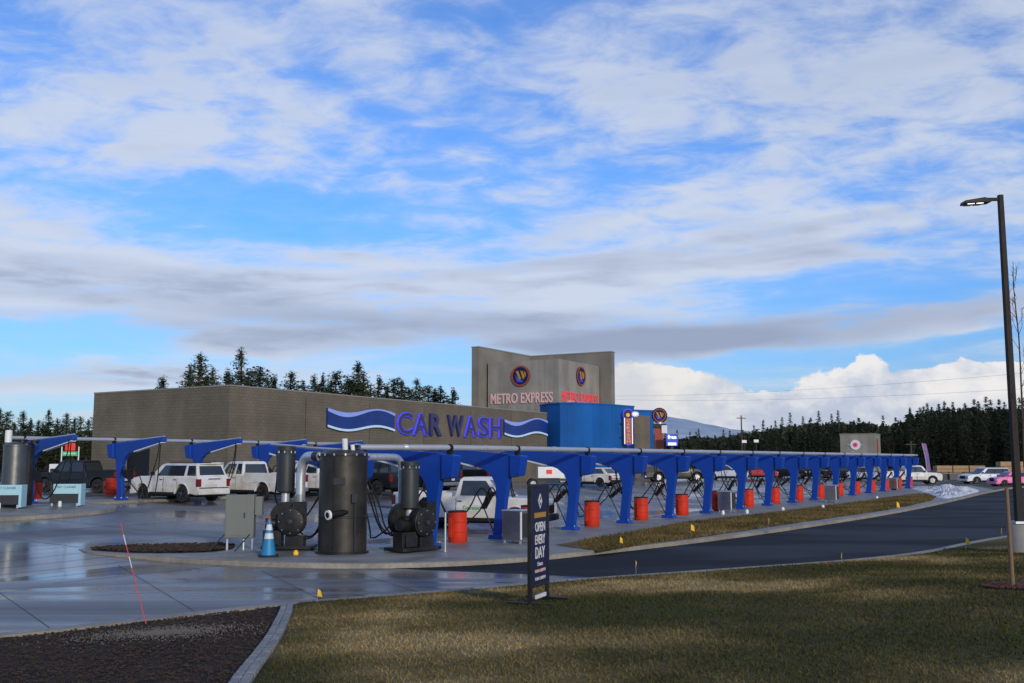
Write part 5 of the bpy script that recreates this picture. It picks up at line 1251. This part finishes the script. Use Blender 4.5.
# background lumber & stacks
def lumber_wall(px0, px1, Y, z0p, z1p, label, m='lumber'):
    a = XY(px0, Y, 1); b = XY(px1, Y, 1); zt = atY(px0, z1p, Y).z; r = empty('lumber_stack', (a.x, a.y, 0), 0, label, 'lumber'); w = b.x - a.x
    n = max(3, int(w / 2.4))
    for i in range(n):
        bb_ = MB()
        for j in range(4): bb_.box((w * (i + .5) / n, .2 * rnd.random(), zt * (j + .5) / 4), (w / n - .15, 1.2, zt / 4 - .04))
        bb_.build('bundle', m, r)
lumber_wall(935, 984, 128, 472, 465.5, 'long low stack of raw lumber along the forest edge')
lumber_wall(998, 1040, 122, 474, 461.5, 'taller reddish stack of timber behind the pink hatchback', 'lumber')
p = XY(961, 118, 0); r = empty('work_trestle', (p.x - 2.5, p.y, .1), 0, 'low row of pallets and dark gear in front of the lumber', 'pallets')
for i in range(4): MB().box((i * 1.7, 0, .45), (1.4, 1.0, .7)).box((i * 1.7, 0, .95), (1.2, .9, .12)).build('pallet', ['dgrey', 'stone', 'blackpaint', 'stone'][i], r)
# feather flag
fp_ = gp(927, 484.0); Y_ = fp_.y + 8; b0 = XY(928, Y_, 0); b0.z = .1
r = empty('feather_flag', b0, 0, 'tall narrow purple and pink feather flag beyond the white pickup', 'flag')
zt = atY(925, 443, Y_).z - .1; MB().tube([(0, 0, 0), (-.15, 0, zt * .6), (-.5, 0, zt)], .03, 6).build('pole', 'galv', r)
MB().prism([(0, zt * .25), (.38, zt * .28), (.22, zt * .7), (-.02, zt * .98), (-.5, zt), (-.35, zt * .8)], -.012, .012).build('cloth', mat('purple_flag_cloth', (.14, .1, .3), .7, var=.5, scale=.8, dirt=(.45, .12, .2), dscale=.6), r)
# utility poles + wires
def upole(px, Y, ytop, label, lean=0):
    p = XY(px, Y, 1); zt = atY(px, ytop, Y).z; r = empty('utility_pole', (p.x, p.y, 0), R(20), label, 'utility pole', 'utility poles before the forest')
    MB().tube([(0, 0, 0), (0, 0, zt)], [.17, .12], 10).build('shaft', 'bark', r); MB().box((0, 0, zt - .5), (2.0, .12, .14)).build('crossarm', 'bark', r); return Vector((p.x, p.y, zt))
u1 = upole(742.5, 190, 415.5, 'wooden utility pole rising above the forest line right of the pump sculpture'); u2 = upole(912, 150, 441, 'wooden utility pole behind the last vacuum arch')
wi = MB()
for (x0, y0, Y0, x1, y1, Y1) in [(600, 396, 220, 1100, 366, 120), (600, 399, 220, 1100, 384, 120)]:
    a = atY(x0, y0, Y0); b = atY(x1, y1, Y1); 
    wi.tube([a.lerp(b, t / 16) - Vector((0, 0, 4 * t / 16 * (1 - t / 16))) for t in range(17)], .012, 4)
tag(wi.build('power_lines', 'wire'), 'two thin power lines crossing the sky above the forest', 'power line')
# small lights/people far : two little area lamps
for px, yt, lb in [(745, 441.5, 'short white sign lamp rising behind the seventh arch'), (757, 441, 'slim white banner lamp rising behind the eighth arch')]:
    p = XY(px, 110, 1); zt = atY(px, yt, 110).z; r = empty('site_lamp', (p.x, p.y, 0), 0, lb, 'lamp', 'small lamps behind the arches'); MB().tube([(0, 0, 0), (0, 0, zt)], .06, 6).build('post', 'dgrey', r); MB().box((0, 0, zt), (.5, .2, .3)).build('head', 'whiteplastic', r)

# ------------------------------------------------------------------ TREES
def pine(seed, H, rad, whorls, nb, clumps, tris, size, base=.12, sparse=.1, pw=.7):
    rr = random.Random(seed); vs = []; fs = []
    for w in range(whorls):
        t = base + (1 - base) * ((w + rr.random()) / whorls) ** .85
        Lm = rad * ((1 - t) / (1 - base)) ** pw * min((t - base) / .15 + .35, 1) * rr.uniform(.75, 1.1) + .05
        for b in range(nb):
            if rr.random() < sparse: continue
            a = rr.uniform(0, 6.3); L = Lm * rr.uniform(.5, 1.15); z = H * t + rr.gauss(0, .18)
            nc = max(2, int(clumps * min(1, L / rad + .35)))
            for c in range(nc):
                f = (c + .7) / nc * L
                cx, cy, cz = math.cos(a) * f, math.sin(a) * f, z - f * .18 + (f / max(L, .1)) ** 2 * .3
                k_ = size * (.45 + .55 * min(1, L / rad * 1.6))
                for k in range(tris):
                    s = k_ * rr.uniform(.5, 1.15); ox, oy, oz = cx + rr.gauss(0, k_ * .6), cy + rr.gauss(0, k_ * .6), cz + rr.gauss(0, k_ * .45)
                    o = len(vs)
                    for q in range(3): vs.append((ox + rr.uniform(-s, s), oy + rr.uniform(-s, s), oz + rr.uniform(-s, s) * .7))
                    fs.append((o, o + 1, o + 2))
    for k in range(14):
        z = H * (.955 + .05 * k / 14); w_ = .16 * (1 - k / 15) * size * 3; o = len(vs); a = rr.uniform(0, 6.3)
        vs += [(math.cos(a) * w_, math.sin(a) * w_, z - .1), (-math.cos(a) * w_, -math.sin(a) * w_, z - .1), (0, 0, z + .25)]; fs.append((o, o + 1, o + 2))
    return vs, fs
def mk_mesh(nm, vs, fs, m):
    me = bpy.data.meshes.new(nm); me.from_pydata(vs, [], fs); me.materials.append(M[m]); return me
near_crowns = [mk_mesh('crown', *pine(s, H, rd, 44, 7, 5, 6, .27, base=.2, sparse=sprs, pw=pw_), 'needle') for s, H, rd, sprs, pw_ in [(1, 13, 3.0, .15, .65), (2, 13, 2.6, .1, .8), (3, 13, 3.2, .25, .5), (4, 13, 2.6, .15, .6), (5, 13, 2.3, .1, .85)]]
trunk_mesh = MB().tube([(0, 0, -.5), (.1, 0, 5), (0, .1, 12.6)], [.22, .16, .03], 8); to = trunk_mesh.build('trunk', 'bark'); trunk_me = to.data; bpy.data.objects.remove(to)
def tree(px, ytop, Y, k, label, group, zb=0):
    p = XY(px, Y, 1); zt = atY(px, ytop, Y).z; s = (zt - zb) / 13.0
    r = empty('pine_tree', (p.x, p.y, zb), rnd.uniform(0, 6.3), label, 'pine tree', group); kx_ = s * rnd.uniform(1.15, 1.9); r.scale = (kx_, kx_, s)
    for me, nm in ((near_crowns[k % 5], 'crown'), (trunk_me, 'trunk')):
        o = bpy.data.objects.new(nm, me); C.objects.link(o); o.parent = r
behind = [(203, 378, 108, 4), (229, 378, 108, 0), (244, 380, 106, 4), (265, 380, 108, 3), (317, 385, 104, 2), (329, 382, 106, 0), (351, 380, 108, 2), (386, 387, 106, 4), (408, 388, 108, 2), (434, 392, 108, 4), (159, 379, 95, 1), (186, 368, 112, 3), (196, 355.5, 100, 0), (209, 371, 104, 3), (224, 372, 110, 4), (237, 351, 98, 1), (249, 372, 112, 0), (257, 368, 101, 2), (272, 378, 108, 4), (289, 373, 104, 0), (302, 384, 110, 3), (312, 377, 100, 1), (321, 376, 108, 4), (335, 372.5, 99, 2), (346, 380, 108, 0), (356, 364.5, 104, 1), (362, 377, 100, 3), (378, 378.5, 112, 4), (393, 379, 102, 2), (400, 382, 108, 1), (416, 380, 106, 0), (428, 387, 112, 2), (440, 389, 106, 3), (453, 390.5, 110, 4)]
for i, (px, yt, Y, k) in enumerate(behind):
    tree(px, yt, Y + 12, k, 'dark pine treetop rising behind the tan hall roof', 'pines behind the hall roof')
for i, (px, yt, Y, k) in enumerate([(-18, 408, 110, 2), (-4, 410, 120, 1), (4, 412, 112, 2), (20, 412.5, 122, 1), (28, 420, 130, 4), (36, 421, 120, 0), (46, 411, 128, 1), (55, 420, 118, 3), (64, 414, 124, 0), (72, 419, 120, 4), (78, 417, 128, 2), (86, 421, 118, 1), (94, 416, 134, 2), (12, 424, 134, 4), (41, 424, 134, 3), (60, 425, 136, 2)]):
    tree(px, yt, Y, k, 'dark pine standing left of the tan hall beyond the black pickup', 'pines left of the hall')
for i, (x, y, hgt) in enumerate([(8.5, -22, 8.6), (18.5, -21, 8.4), (30, -19, 10.0)]):  # out-of-view pines added behind the camera to throw shade on the lawn
    r = empty('pine_tree', (x, y, .8), rnd.uniform(0, 6.3), f'unseen pine added behind the camera to shade the lawn, {ORD[i]} from the mulch bed side', 'pine tree', 'unseen pines added behind the camera to shade the lawn'); r.scale = (hgt / 13 * 1.3, hgt / 13 * 1.3, hgt / 13)
    for me, nm in ((near_crowns[(i * 2) % 5], 'crown'), (trunk_me, 'trunk')):
        o = bpy.data.objects.new(nm, me); C.objects.link(o); o.parent = r
far_crowns = [mk_mesh('pine_tree', *pine(20 + s, 20, rd, 34, 6, 4, 4, .5, base=.06, sparse=.1, pw=.8), 'needle2') for s, rd in enumerate([3.2, 2.6, 3.6, 2.2])]
def skyline(px):
    pts = [(560, 440), (680, 436), (695, 432), (712, 434), (760, 427), (800, 421), (850, 418), (885, 421), (906, 420), (912, 408), (916, 420), (921, 408), (950, 405), (1000, 404), (1100, 402)]
    for (a, b), (c, d) in zip(pts, pts[1:]):
        if a <= px <= c: return b + (d - b) * (px - a) / (c - a)
    return 404
cnt = 0
for row, Yr in enumerate((205, 222, 240)):
    px = 600 + row * 3
    while px < 1130:
        Y = Yr + rnd.uniform(-6, 6) - (px - 800) * .05; sk_ = skyline(px); yt = sk_ + rnd.uniform(-8, 9) + (9 if row == 0 else 3 if row == 1 else -1)
        zt = atY(px, yt, Y).z; s = zt / 20.0
        o = bpy.data.objects.new('pine_tree', far_crowns[rnd.randrange(4)]); C.objects.link(o); p = XY(px, Y, 1); o.location = (p.x, p.y, 0); o.rotation_euler.z = rnd.uniform(0, 6.3); o.scale = (s * 1.15, s * 1.15, s)
        tag(o, 'dark conifer in the dense forest wall behind the roadside row', 'pine tree', 'conifers of the forest wall'); cnt += 1
        px += rnd.uniform(4.5, 8.5)
# lone tall pines
for px, yt in ((912.5, 407),): 
    p = XY(px, 185, 1); s = atY(px, yt, 185).z / 20; o = bpy.data.objects.new('pine_tree', far_crowns[3]); C.objects.link(o); o.location = (p.x, p.y, 0); o.scale = (s * .8, s * .8, s); tag(o, 'slender conifer standing apart at the left end of the taller forest', 'pine tree')
# dense understorey that closes the wood
mv = []; mf = []
for i in range(42000):
    px = rnd.uniform(575, 1180); Y = rnd.uniform(232, 262); top = atY(px, skyline(px) + 7, Y).z; p = XY(px, Y, 1); z = rnd.random() * top; o = len(mv); s = rnd.uniform(.6, 1.6)
    for q in range(3): mv.append((p.x + rnd.uniform(-s, s), p.y + rnd.uniform(-s, s), z + rnd.uniform(-s, s)))
    mf.append((o, o + 1, o + 2))
for i in range(5000):
    px = rnd.uniform(-260, 180); Y = rnd.uniform(140, 160); p = XY(px, Y, 1); z = rnd.random() * atY(px, 436, Y).z; o = len(mv); s = rnd.uniform(.4, 1.3)
    for q in range(3): mv.append((p.x + rnd.uniform(-s, s), p.y + rnd.uniform(-s, s), z + rnd.uniform(-s, s)))
    mf.append((o, o + 1, o + 2))
o = bpy.data.objects.new('forest', mk_mesh('forest', mv, mf, 'needle2')); C.objects.link(o); tag(o, 'dense dark forest mass closing the view behind the single conifers', 'forest', kind='stuff')
# hills
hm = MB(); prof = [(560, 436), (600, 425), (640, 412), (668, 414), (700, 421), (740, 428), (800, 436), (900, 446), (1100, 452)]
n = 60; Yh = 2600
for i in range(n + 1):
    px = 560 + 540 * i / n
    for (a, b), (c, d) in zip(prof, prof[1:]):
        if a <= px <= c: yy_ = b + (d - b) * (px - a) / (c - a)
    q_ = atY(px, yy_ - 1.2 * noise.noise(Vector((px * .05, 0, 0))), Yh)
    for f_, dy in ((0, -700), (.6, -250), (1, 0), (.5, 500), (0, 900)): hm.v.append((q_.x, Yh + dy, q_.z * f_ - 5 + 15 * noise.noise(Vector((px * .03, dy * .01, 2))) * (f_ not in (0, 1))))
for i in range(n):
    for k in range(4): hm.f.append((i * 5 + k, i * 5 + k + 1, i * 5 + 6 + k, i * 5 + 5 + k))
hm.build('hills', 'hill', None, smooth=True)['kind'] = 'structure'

# ------------------------------------------------------------------ SKY
SUN_EL, SUN_AZ = 17, 156     # azimuth clockwise from +Y
sa, se = R(SUN_AZ), R(SUN_EL)
sdir = Vector((math.sin(sa) * math.cos(se), math.cos(sa) * math.cos(se), math.sin(se)))
w = bpy.data.worlds.new('World'); scene.world = w; w.use_nodes = True; nt = w.node_tree; N = nt.nodes; L = nt.links
bg = N['Background']; bg.inputs['Strength'].default_value = .1
sky = N.new('ShaderNodeTexSky'); sky.sky_type = 'NISHITA'; sky.sun_disc = False; sky.sun_elevation = se; sky.sun_rotation = sa; sky.air_density = 1.0; sky.dust_density = .4; sky.ozone_density = 1.6
tc = N.new('ShaderNodeTexCoord'); nm = N.new('ShaderNodeVectorMath'); nm.operation = 'NORMALIZE'; L.new(tc.outputs['Generated'], nm.inputs[0])
sep = N.new('ShaderNodeSeparateXYZ'); L.new(nm.outputs[0], sep.inputs[0])
def mth(op, a, b=None, c=None, clamp=False):
    n_ = N.new('ShaderNodeMath'); n_.operation = op; n_.use_clamp = clamp
    for i, x in enumerate((a, b, c)):
        if x is None: continue
        if isinstance(x, (int, float)): n_.inputs[i].default_value = x
        else: L.new(x, n_.inputs[i])
    return n_.outputs[0]
def noise_n(vec, sc, det=6, rough=.5, dist=0, lac=2.0):
    n_ = N.new('ShaderNodeTexNoise'); n_.inputs['Scale'].default_value = sc; n_.inputs['Detail'].default_value = det; n_.inputs['Roughness'].default_value = rough; n_.inputs['Distortion'].default_value = dist; n_.inputs['Lacunarity'].default_value = lac
    L.new(vec, n_.inputs['Vector']); return n_
def comb(x, y, z=0.0):
    n_ = N.new('ShaderNodeCombineXYZ')
    for i, q in enumerate((x, y, z)):
        if isinstance(q, (int, float)): n_.inputs[i].default_value = q
        else: L.new(q, n_.inputs[i])
    return n_.outputs[0]
def mapping(vec, loc=(0, 0, 0), rot=(0, 0, 0), sc=(1, 1, 1), typ='POINT'):
    n_ = N.new('ShaderNodeMapping'); n_.vector_type = typ; n_.inputs['Location'].default_value = loc; n_.inputs['Rotation'].default_value = rot; n_.inputs['Scale'].default_value = sc; L.new(vec, n_.inputs[0]); return n_.outputs[0]
def ss(v, a, b, o0=0.0, o1=1.0):
    n_ = N.new('ShaderNodeMapRange'); n_.interpolation_type = 'SMOOTHSTEP'; n_.inputs[1].default_value = a; n_.inputs[2].default_value = b; n_.inputs[3].default_value = o0; n_.inputs[4].default_value = o1; L.new(v, n_.inputs[0]); return n_.outputs[0]
def mixc(f, a, b):
    n_ = N.new('ShaderNodeMix'); n_.data_type = 'RGBA'
    for i, q in ((0, f), (6, a), (7, b)):
        if isinstance(q, (tuple, list)): n_.inputs[i].default_value = (*q, 1)
        elif isinstance(q, (int, float)): n_.inputs[i].default_value = q
        else: L.new(q, n_.inputs[i])
    return n_.outputs[2]
az = mth('ARCTAN2', sep.outputs[0], sep.outputs[1]); el = mth('ARCSINE', sep.outputs[2])
ae = comb(az, el)
def azel(px, py):
    d = ray(px, py).normalized(); return math.atan2(d.x, d.y), math.asin(d.z)
zz_ = mth('ADD', mth('MAXIMUM', sep.outputs[2], 0.0), .17)
pl = comb(mth('DIVIDE', sep.outputs[0], zz_), mth('DIVIDE', sep.outputs[1], zz_))
warp = noise_n(pl, 1.1, 5, .55); 
wv = N.new('ShaderNodeVectorMath'); wv.operation = 'MULTIPLY_ADD'; L.new(warp.outputs['Color'], wv.inputs[0]); wv.inputs[1].default_value = (.13, .035, 0); L.new(ae, wv.inputs[2])
aew = mapping(wv.outputs[0], (-.065, -.0175, 0))
def blobs(lst, vec):
    acc = None
    for (px, py, rx, ry, rot, wt_) in lst:
        a, e = azel(px, py); k = math.cos(e)
        m_ = mapping(vec, (a, e, 0), (0, 0, R(rot)), (rx / 960, ry / 960, 1), 'TEXTURE')
        g = N.new('ShaderNodeTexGradient'); g.gradient_type = 'SPHERICAL'; L.new(m_, g.inputs[0])
        s_ = g.outputs['Fac']; s_ = mth('MULTIPLY', mth('SMOOTH_MIN', s_, .6, .3), wt_)
        acc = s_ if acc is None else mth('ADD', acc, s_)
    return acc
POS = [(110, 70, 190, 130, 0, .35), (260, 110, 220, 70, 10, .25), (50, 205, 190, 38, 24, .5), (190, 140, 110, 28, 5, .35), (100, 280, 330, 46, -2, .75), (330, 262, 220, 26, -2, .4), (430, 300, 330, 50, -3, .8), (330, 340, 280, 30, 0, .5),
       (480, 110, 200, 40, 15, .12), (700, 60, 260, 90, 5, .22), (860, 90, 330, 130, 0, .42), (700, 200, 240, 44, 14, .4), (560, 215, 160, 30, 0, .25), (760, 240, 330, 26, 6, .5), (640, 270, 260, 22, 2, .45), (590, 300, 210, 30, 0, .55), (800, 329, 360, 26, 5, 1.2), (640, 345, 190, 16, 2, .7), (900, 225, 200, 40, 4, .3),
       (60, 378, 200, 26, 4, .5), (250, 375, 220, 16, 3, .35), (0, 250, 120, 60, 0, .3)]
NEG = [(170, 188, 170, 30, 3, -.4), (290, 210, 260, 22, 1, -.5), (60, 335, 150, 16, -4, -1.0), (350, 95, 90, 22, -28, -.35), (430, 20, 55, 40, -20, -.35), (640, 160, 130, 26, 10, -.4), (530, 175, 130, 22, 0, -.3), (760, 278, 240, 10, 5, -.35), (880, 298, 200, 14, 5, -.8), (730, 300, 180, 12, 4, -.6), (330, 232, 230, 10, 0, -.35), (780, 352, 110, 16, 6, -1.0), (930, 345, 120, 8, 6, -.8), (420, 362, 260, 12, 0, -.25), (70, 150, 80, 18, 20, -.3), (10, 20, 60, 40, 0, -.25), (500, 20, 60, 40, 0, -.2), (60, 402, 130, 10, 2, -.5)]
shape = mth('ADD', blobs(POS, aew), blobs(NEG, aew))
n1 = noise_n(mapping(pl, (3, 1, 0), (0, 0, .5), (1, 1.25, 1)), 1.8, 9, .58, .5).outputs['Fac']
n2 = noise_n(mapping(pl, (8, 4, 0), (0, 0, .6), (1, 1.3, 1)), 6.5, 8, .6, .35).outputs['Fac']
n3 = noise_n(mapping(ae, (1, 2, 0), (0, 0, -.08), (4, 26, 1)), 1.6, 7, .55, .4).outputs['Fac']
lowb = ss(el, .10, .30, 1.0, 0.0)
fine = mth('ADD', mth('MULTIPLY', mth('SUBTRACT', n2, .5), mth('MULTIPLY_ADD', mth('SUBTRACT', 1.0, lowb), 1.0, .35)), mth('MULTIPLY', mth('SUBTRACT', n3, .5), mth('MULTIPLY', lowb, 1.5)))
c = mth('ADD', mth('ADD', mth('MULTIPLY', mth('SUBTRACT', n1, .5), 1.0), fine), mth('MULTIPLY_ADD', shape, .62, .04))
dens = mth('MULTIPLY_ADD', ss(c, -.12, .42), .82, mth('MULTIPLY', ss(c, -.5, .1), .18))
# cloud colour
thick = ss(c, .12, .62)
shn = noise_n(mapping(ae, (5, 2, 0), (0, 0, -.05), (3.5, 20, 1)), 1.8, 6, .5, .3).outputs['Fac']
dark = mth('MULTIPLY', mth('MULTIPLY', thick, ss(shn, .42, .66)), ss(el, .10, .30, .85, .22))
CLT = (6.3, 6.9, 8.1); CLD = (3.2, 3.65, 5.0)
ccol = mixc(dark, CLT, CLD)
# local dark band
bands = blobs([(800, 330, 360, 24, 5, 1.1), (330, 332, 340, 26, 0, .8), (430, 318, 300, 18, -3, .5), (180, 275, 200, 12, -3, .35), (560, 262, 300, 9, 3, .4), (780, 250, 260, 7, 5, .45), (820, 222, 220, 6, 6, .35), (640, 345, 190, 18, 2, .8), (180, 300, 220, 14, -2, .4), (870, 60, 300, 80, 0, .22), (60, 372, 160, 16, 4, .35)], aew)
ccol = mixc(mth('MINIMUM', bands, .95), ccol, CLD)
skyc = N.new('ShaderNodeVectorMath'); skyc.operation = 'MULTIPLY'; L.new(sky.outputs[0], skyc.inputs[0]); skyc.inputs[1].default_value = (1, 1, 1)
L.new(mixc(ss(el, .0, .28), (.54, .80, 1.33), (.58, 1.12, 1.95)), skyc.inputs[1])
col = mixc(mth('MULTIPLY', dens, ss(el, .2, .5, .93, .78)), skyc.outputs[0], ccol)
# cumulus bank on the right horizon
cw = noise_n(mapping(ae, (0, 0, 0), (0, 0, 0), (1, 1.25, 1)), 24, 7, .58, .2)
cwv = N.new('ShaderNodeVectorMath'); cwv.operation = 'MULTIPLY_ADD'; L.new(cw.outputs['Color'], cwv.inputs[0]); cwv.inputs[1].default_value = (.05, .04, 0); L.new(ae, cwv.inputs[2])
ce = mapping(cwv.outputs[0], (-.025, -.02, 0))
cum = blobs([(645, 388, 62, 36, 0, 1.5), (700, 394, 76, 30, 0, 1.4), (755, 408, 70, 22, 0, 1.1), (864, 366, 26, 20, 0, 1.4), (835, 384, 50, 20, 0, 1.2), (905, 384, 80, 22, 5, 1.4), (965, 382, 80, 24, 0, 1.4), (1050, 386, 90, 34, 0, 1.4), (800, 400, 60, 16, 0, 1.0), (690, 424, 300, 20, 0, 1.0), (940, 418, 260, 26, 0, 1.2), (560, 420, 160, 24, 0, .7), (1250, 390, 240, 50, 0, 1.5)], ce)
cn = noise_n(mapping(ae, (2, 0, 0), (0, 0, 0), (1, 1.4, 1)), 34, 6, .6, .1).outputs['Fac']
cd = ss(mth('ADD', cum, mth('MULTIPLY', mth('SUBTRACT', cn, .5), .9)), .38, .62)
lit = noise_n(mapping(ae, (2.06, .035, 0), (0, 0, 0), (1, 1.4, 1)), 20, 6, .55, .1).outputs['Fac']
lt = ss(mth('ADD', mth('MULTIPLY', mth('SUBTRACT', lit, .5), 1.6), mth('MULTIPLY', el, 4.5)), .05, .55)
cumc = mixc(lt, (4.9, 5.5, 6.8), (8.9, 8.6, 8.4))
ysh = blobs([(650, 385, 90, 50, 0, .8), (610, 400, 60, 50, 0, .5)], ce)
cumc = mixc(mth('MINIMUM', ysh, .5), cumc, (8.4, 8.0, 7.3))
col = mixc(mth('MULTIPLY', cd, .93), col, cumc)
L.new(col, bg.inputs['Color'])

sl = bpy.data.lights.new('sun', 'SUN'); sl.energy = 2.2; sl.angle = R(3); sl.color = (1, .86, .66)
so = bpy.data.objects.new('sun', sl); C.objects.link(so); so.rotation_euler = sdir.to_track_quat('Z', 'Y').to_euler()
# ------------------------------------------------------------------ camera
cd_ = bpy.data.cameras.new('camera'); cd_.sensor_width = 36; cd_.lens = 36 * F / 1024; cd_.clip_end = 6000; cd_.clip_start = .05
co = bpy.data.objects.new('camera', cd_); C.objects.link(co); co.location = CAM; co.rotation_euler = (R(90) + PITCH, 0, 0)
scene.camera = co
scene.view_settings.view_transform = 'Standard'; scene.view_settings.look = 'None'; scene.view_settings.gamma = 1; scene.view_settings.exposure = 0
scene.cycles.use_denoising = True
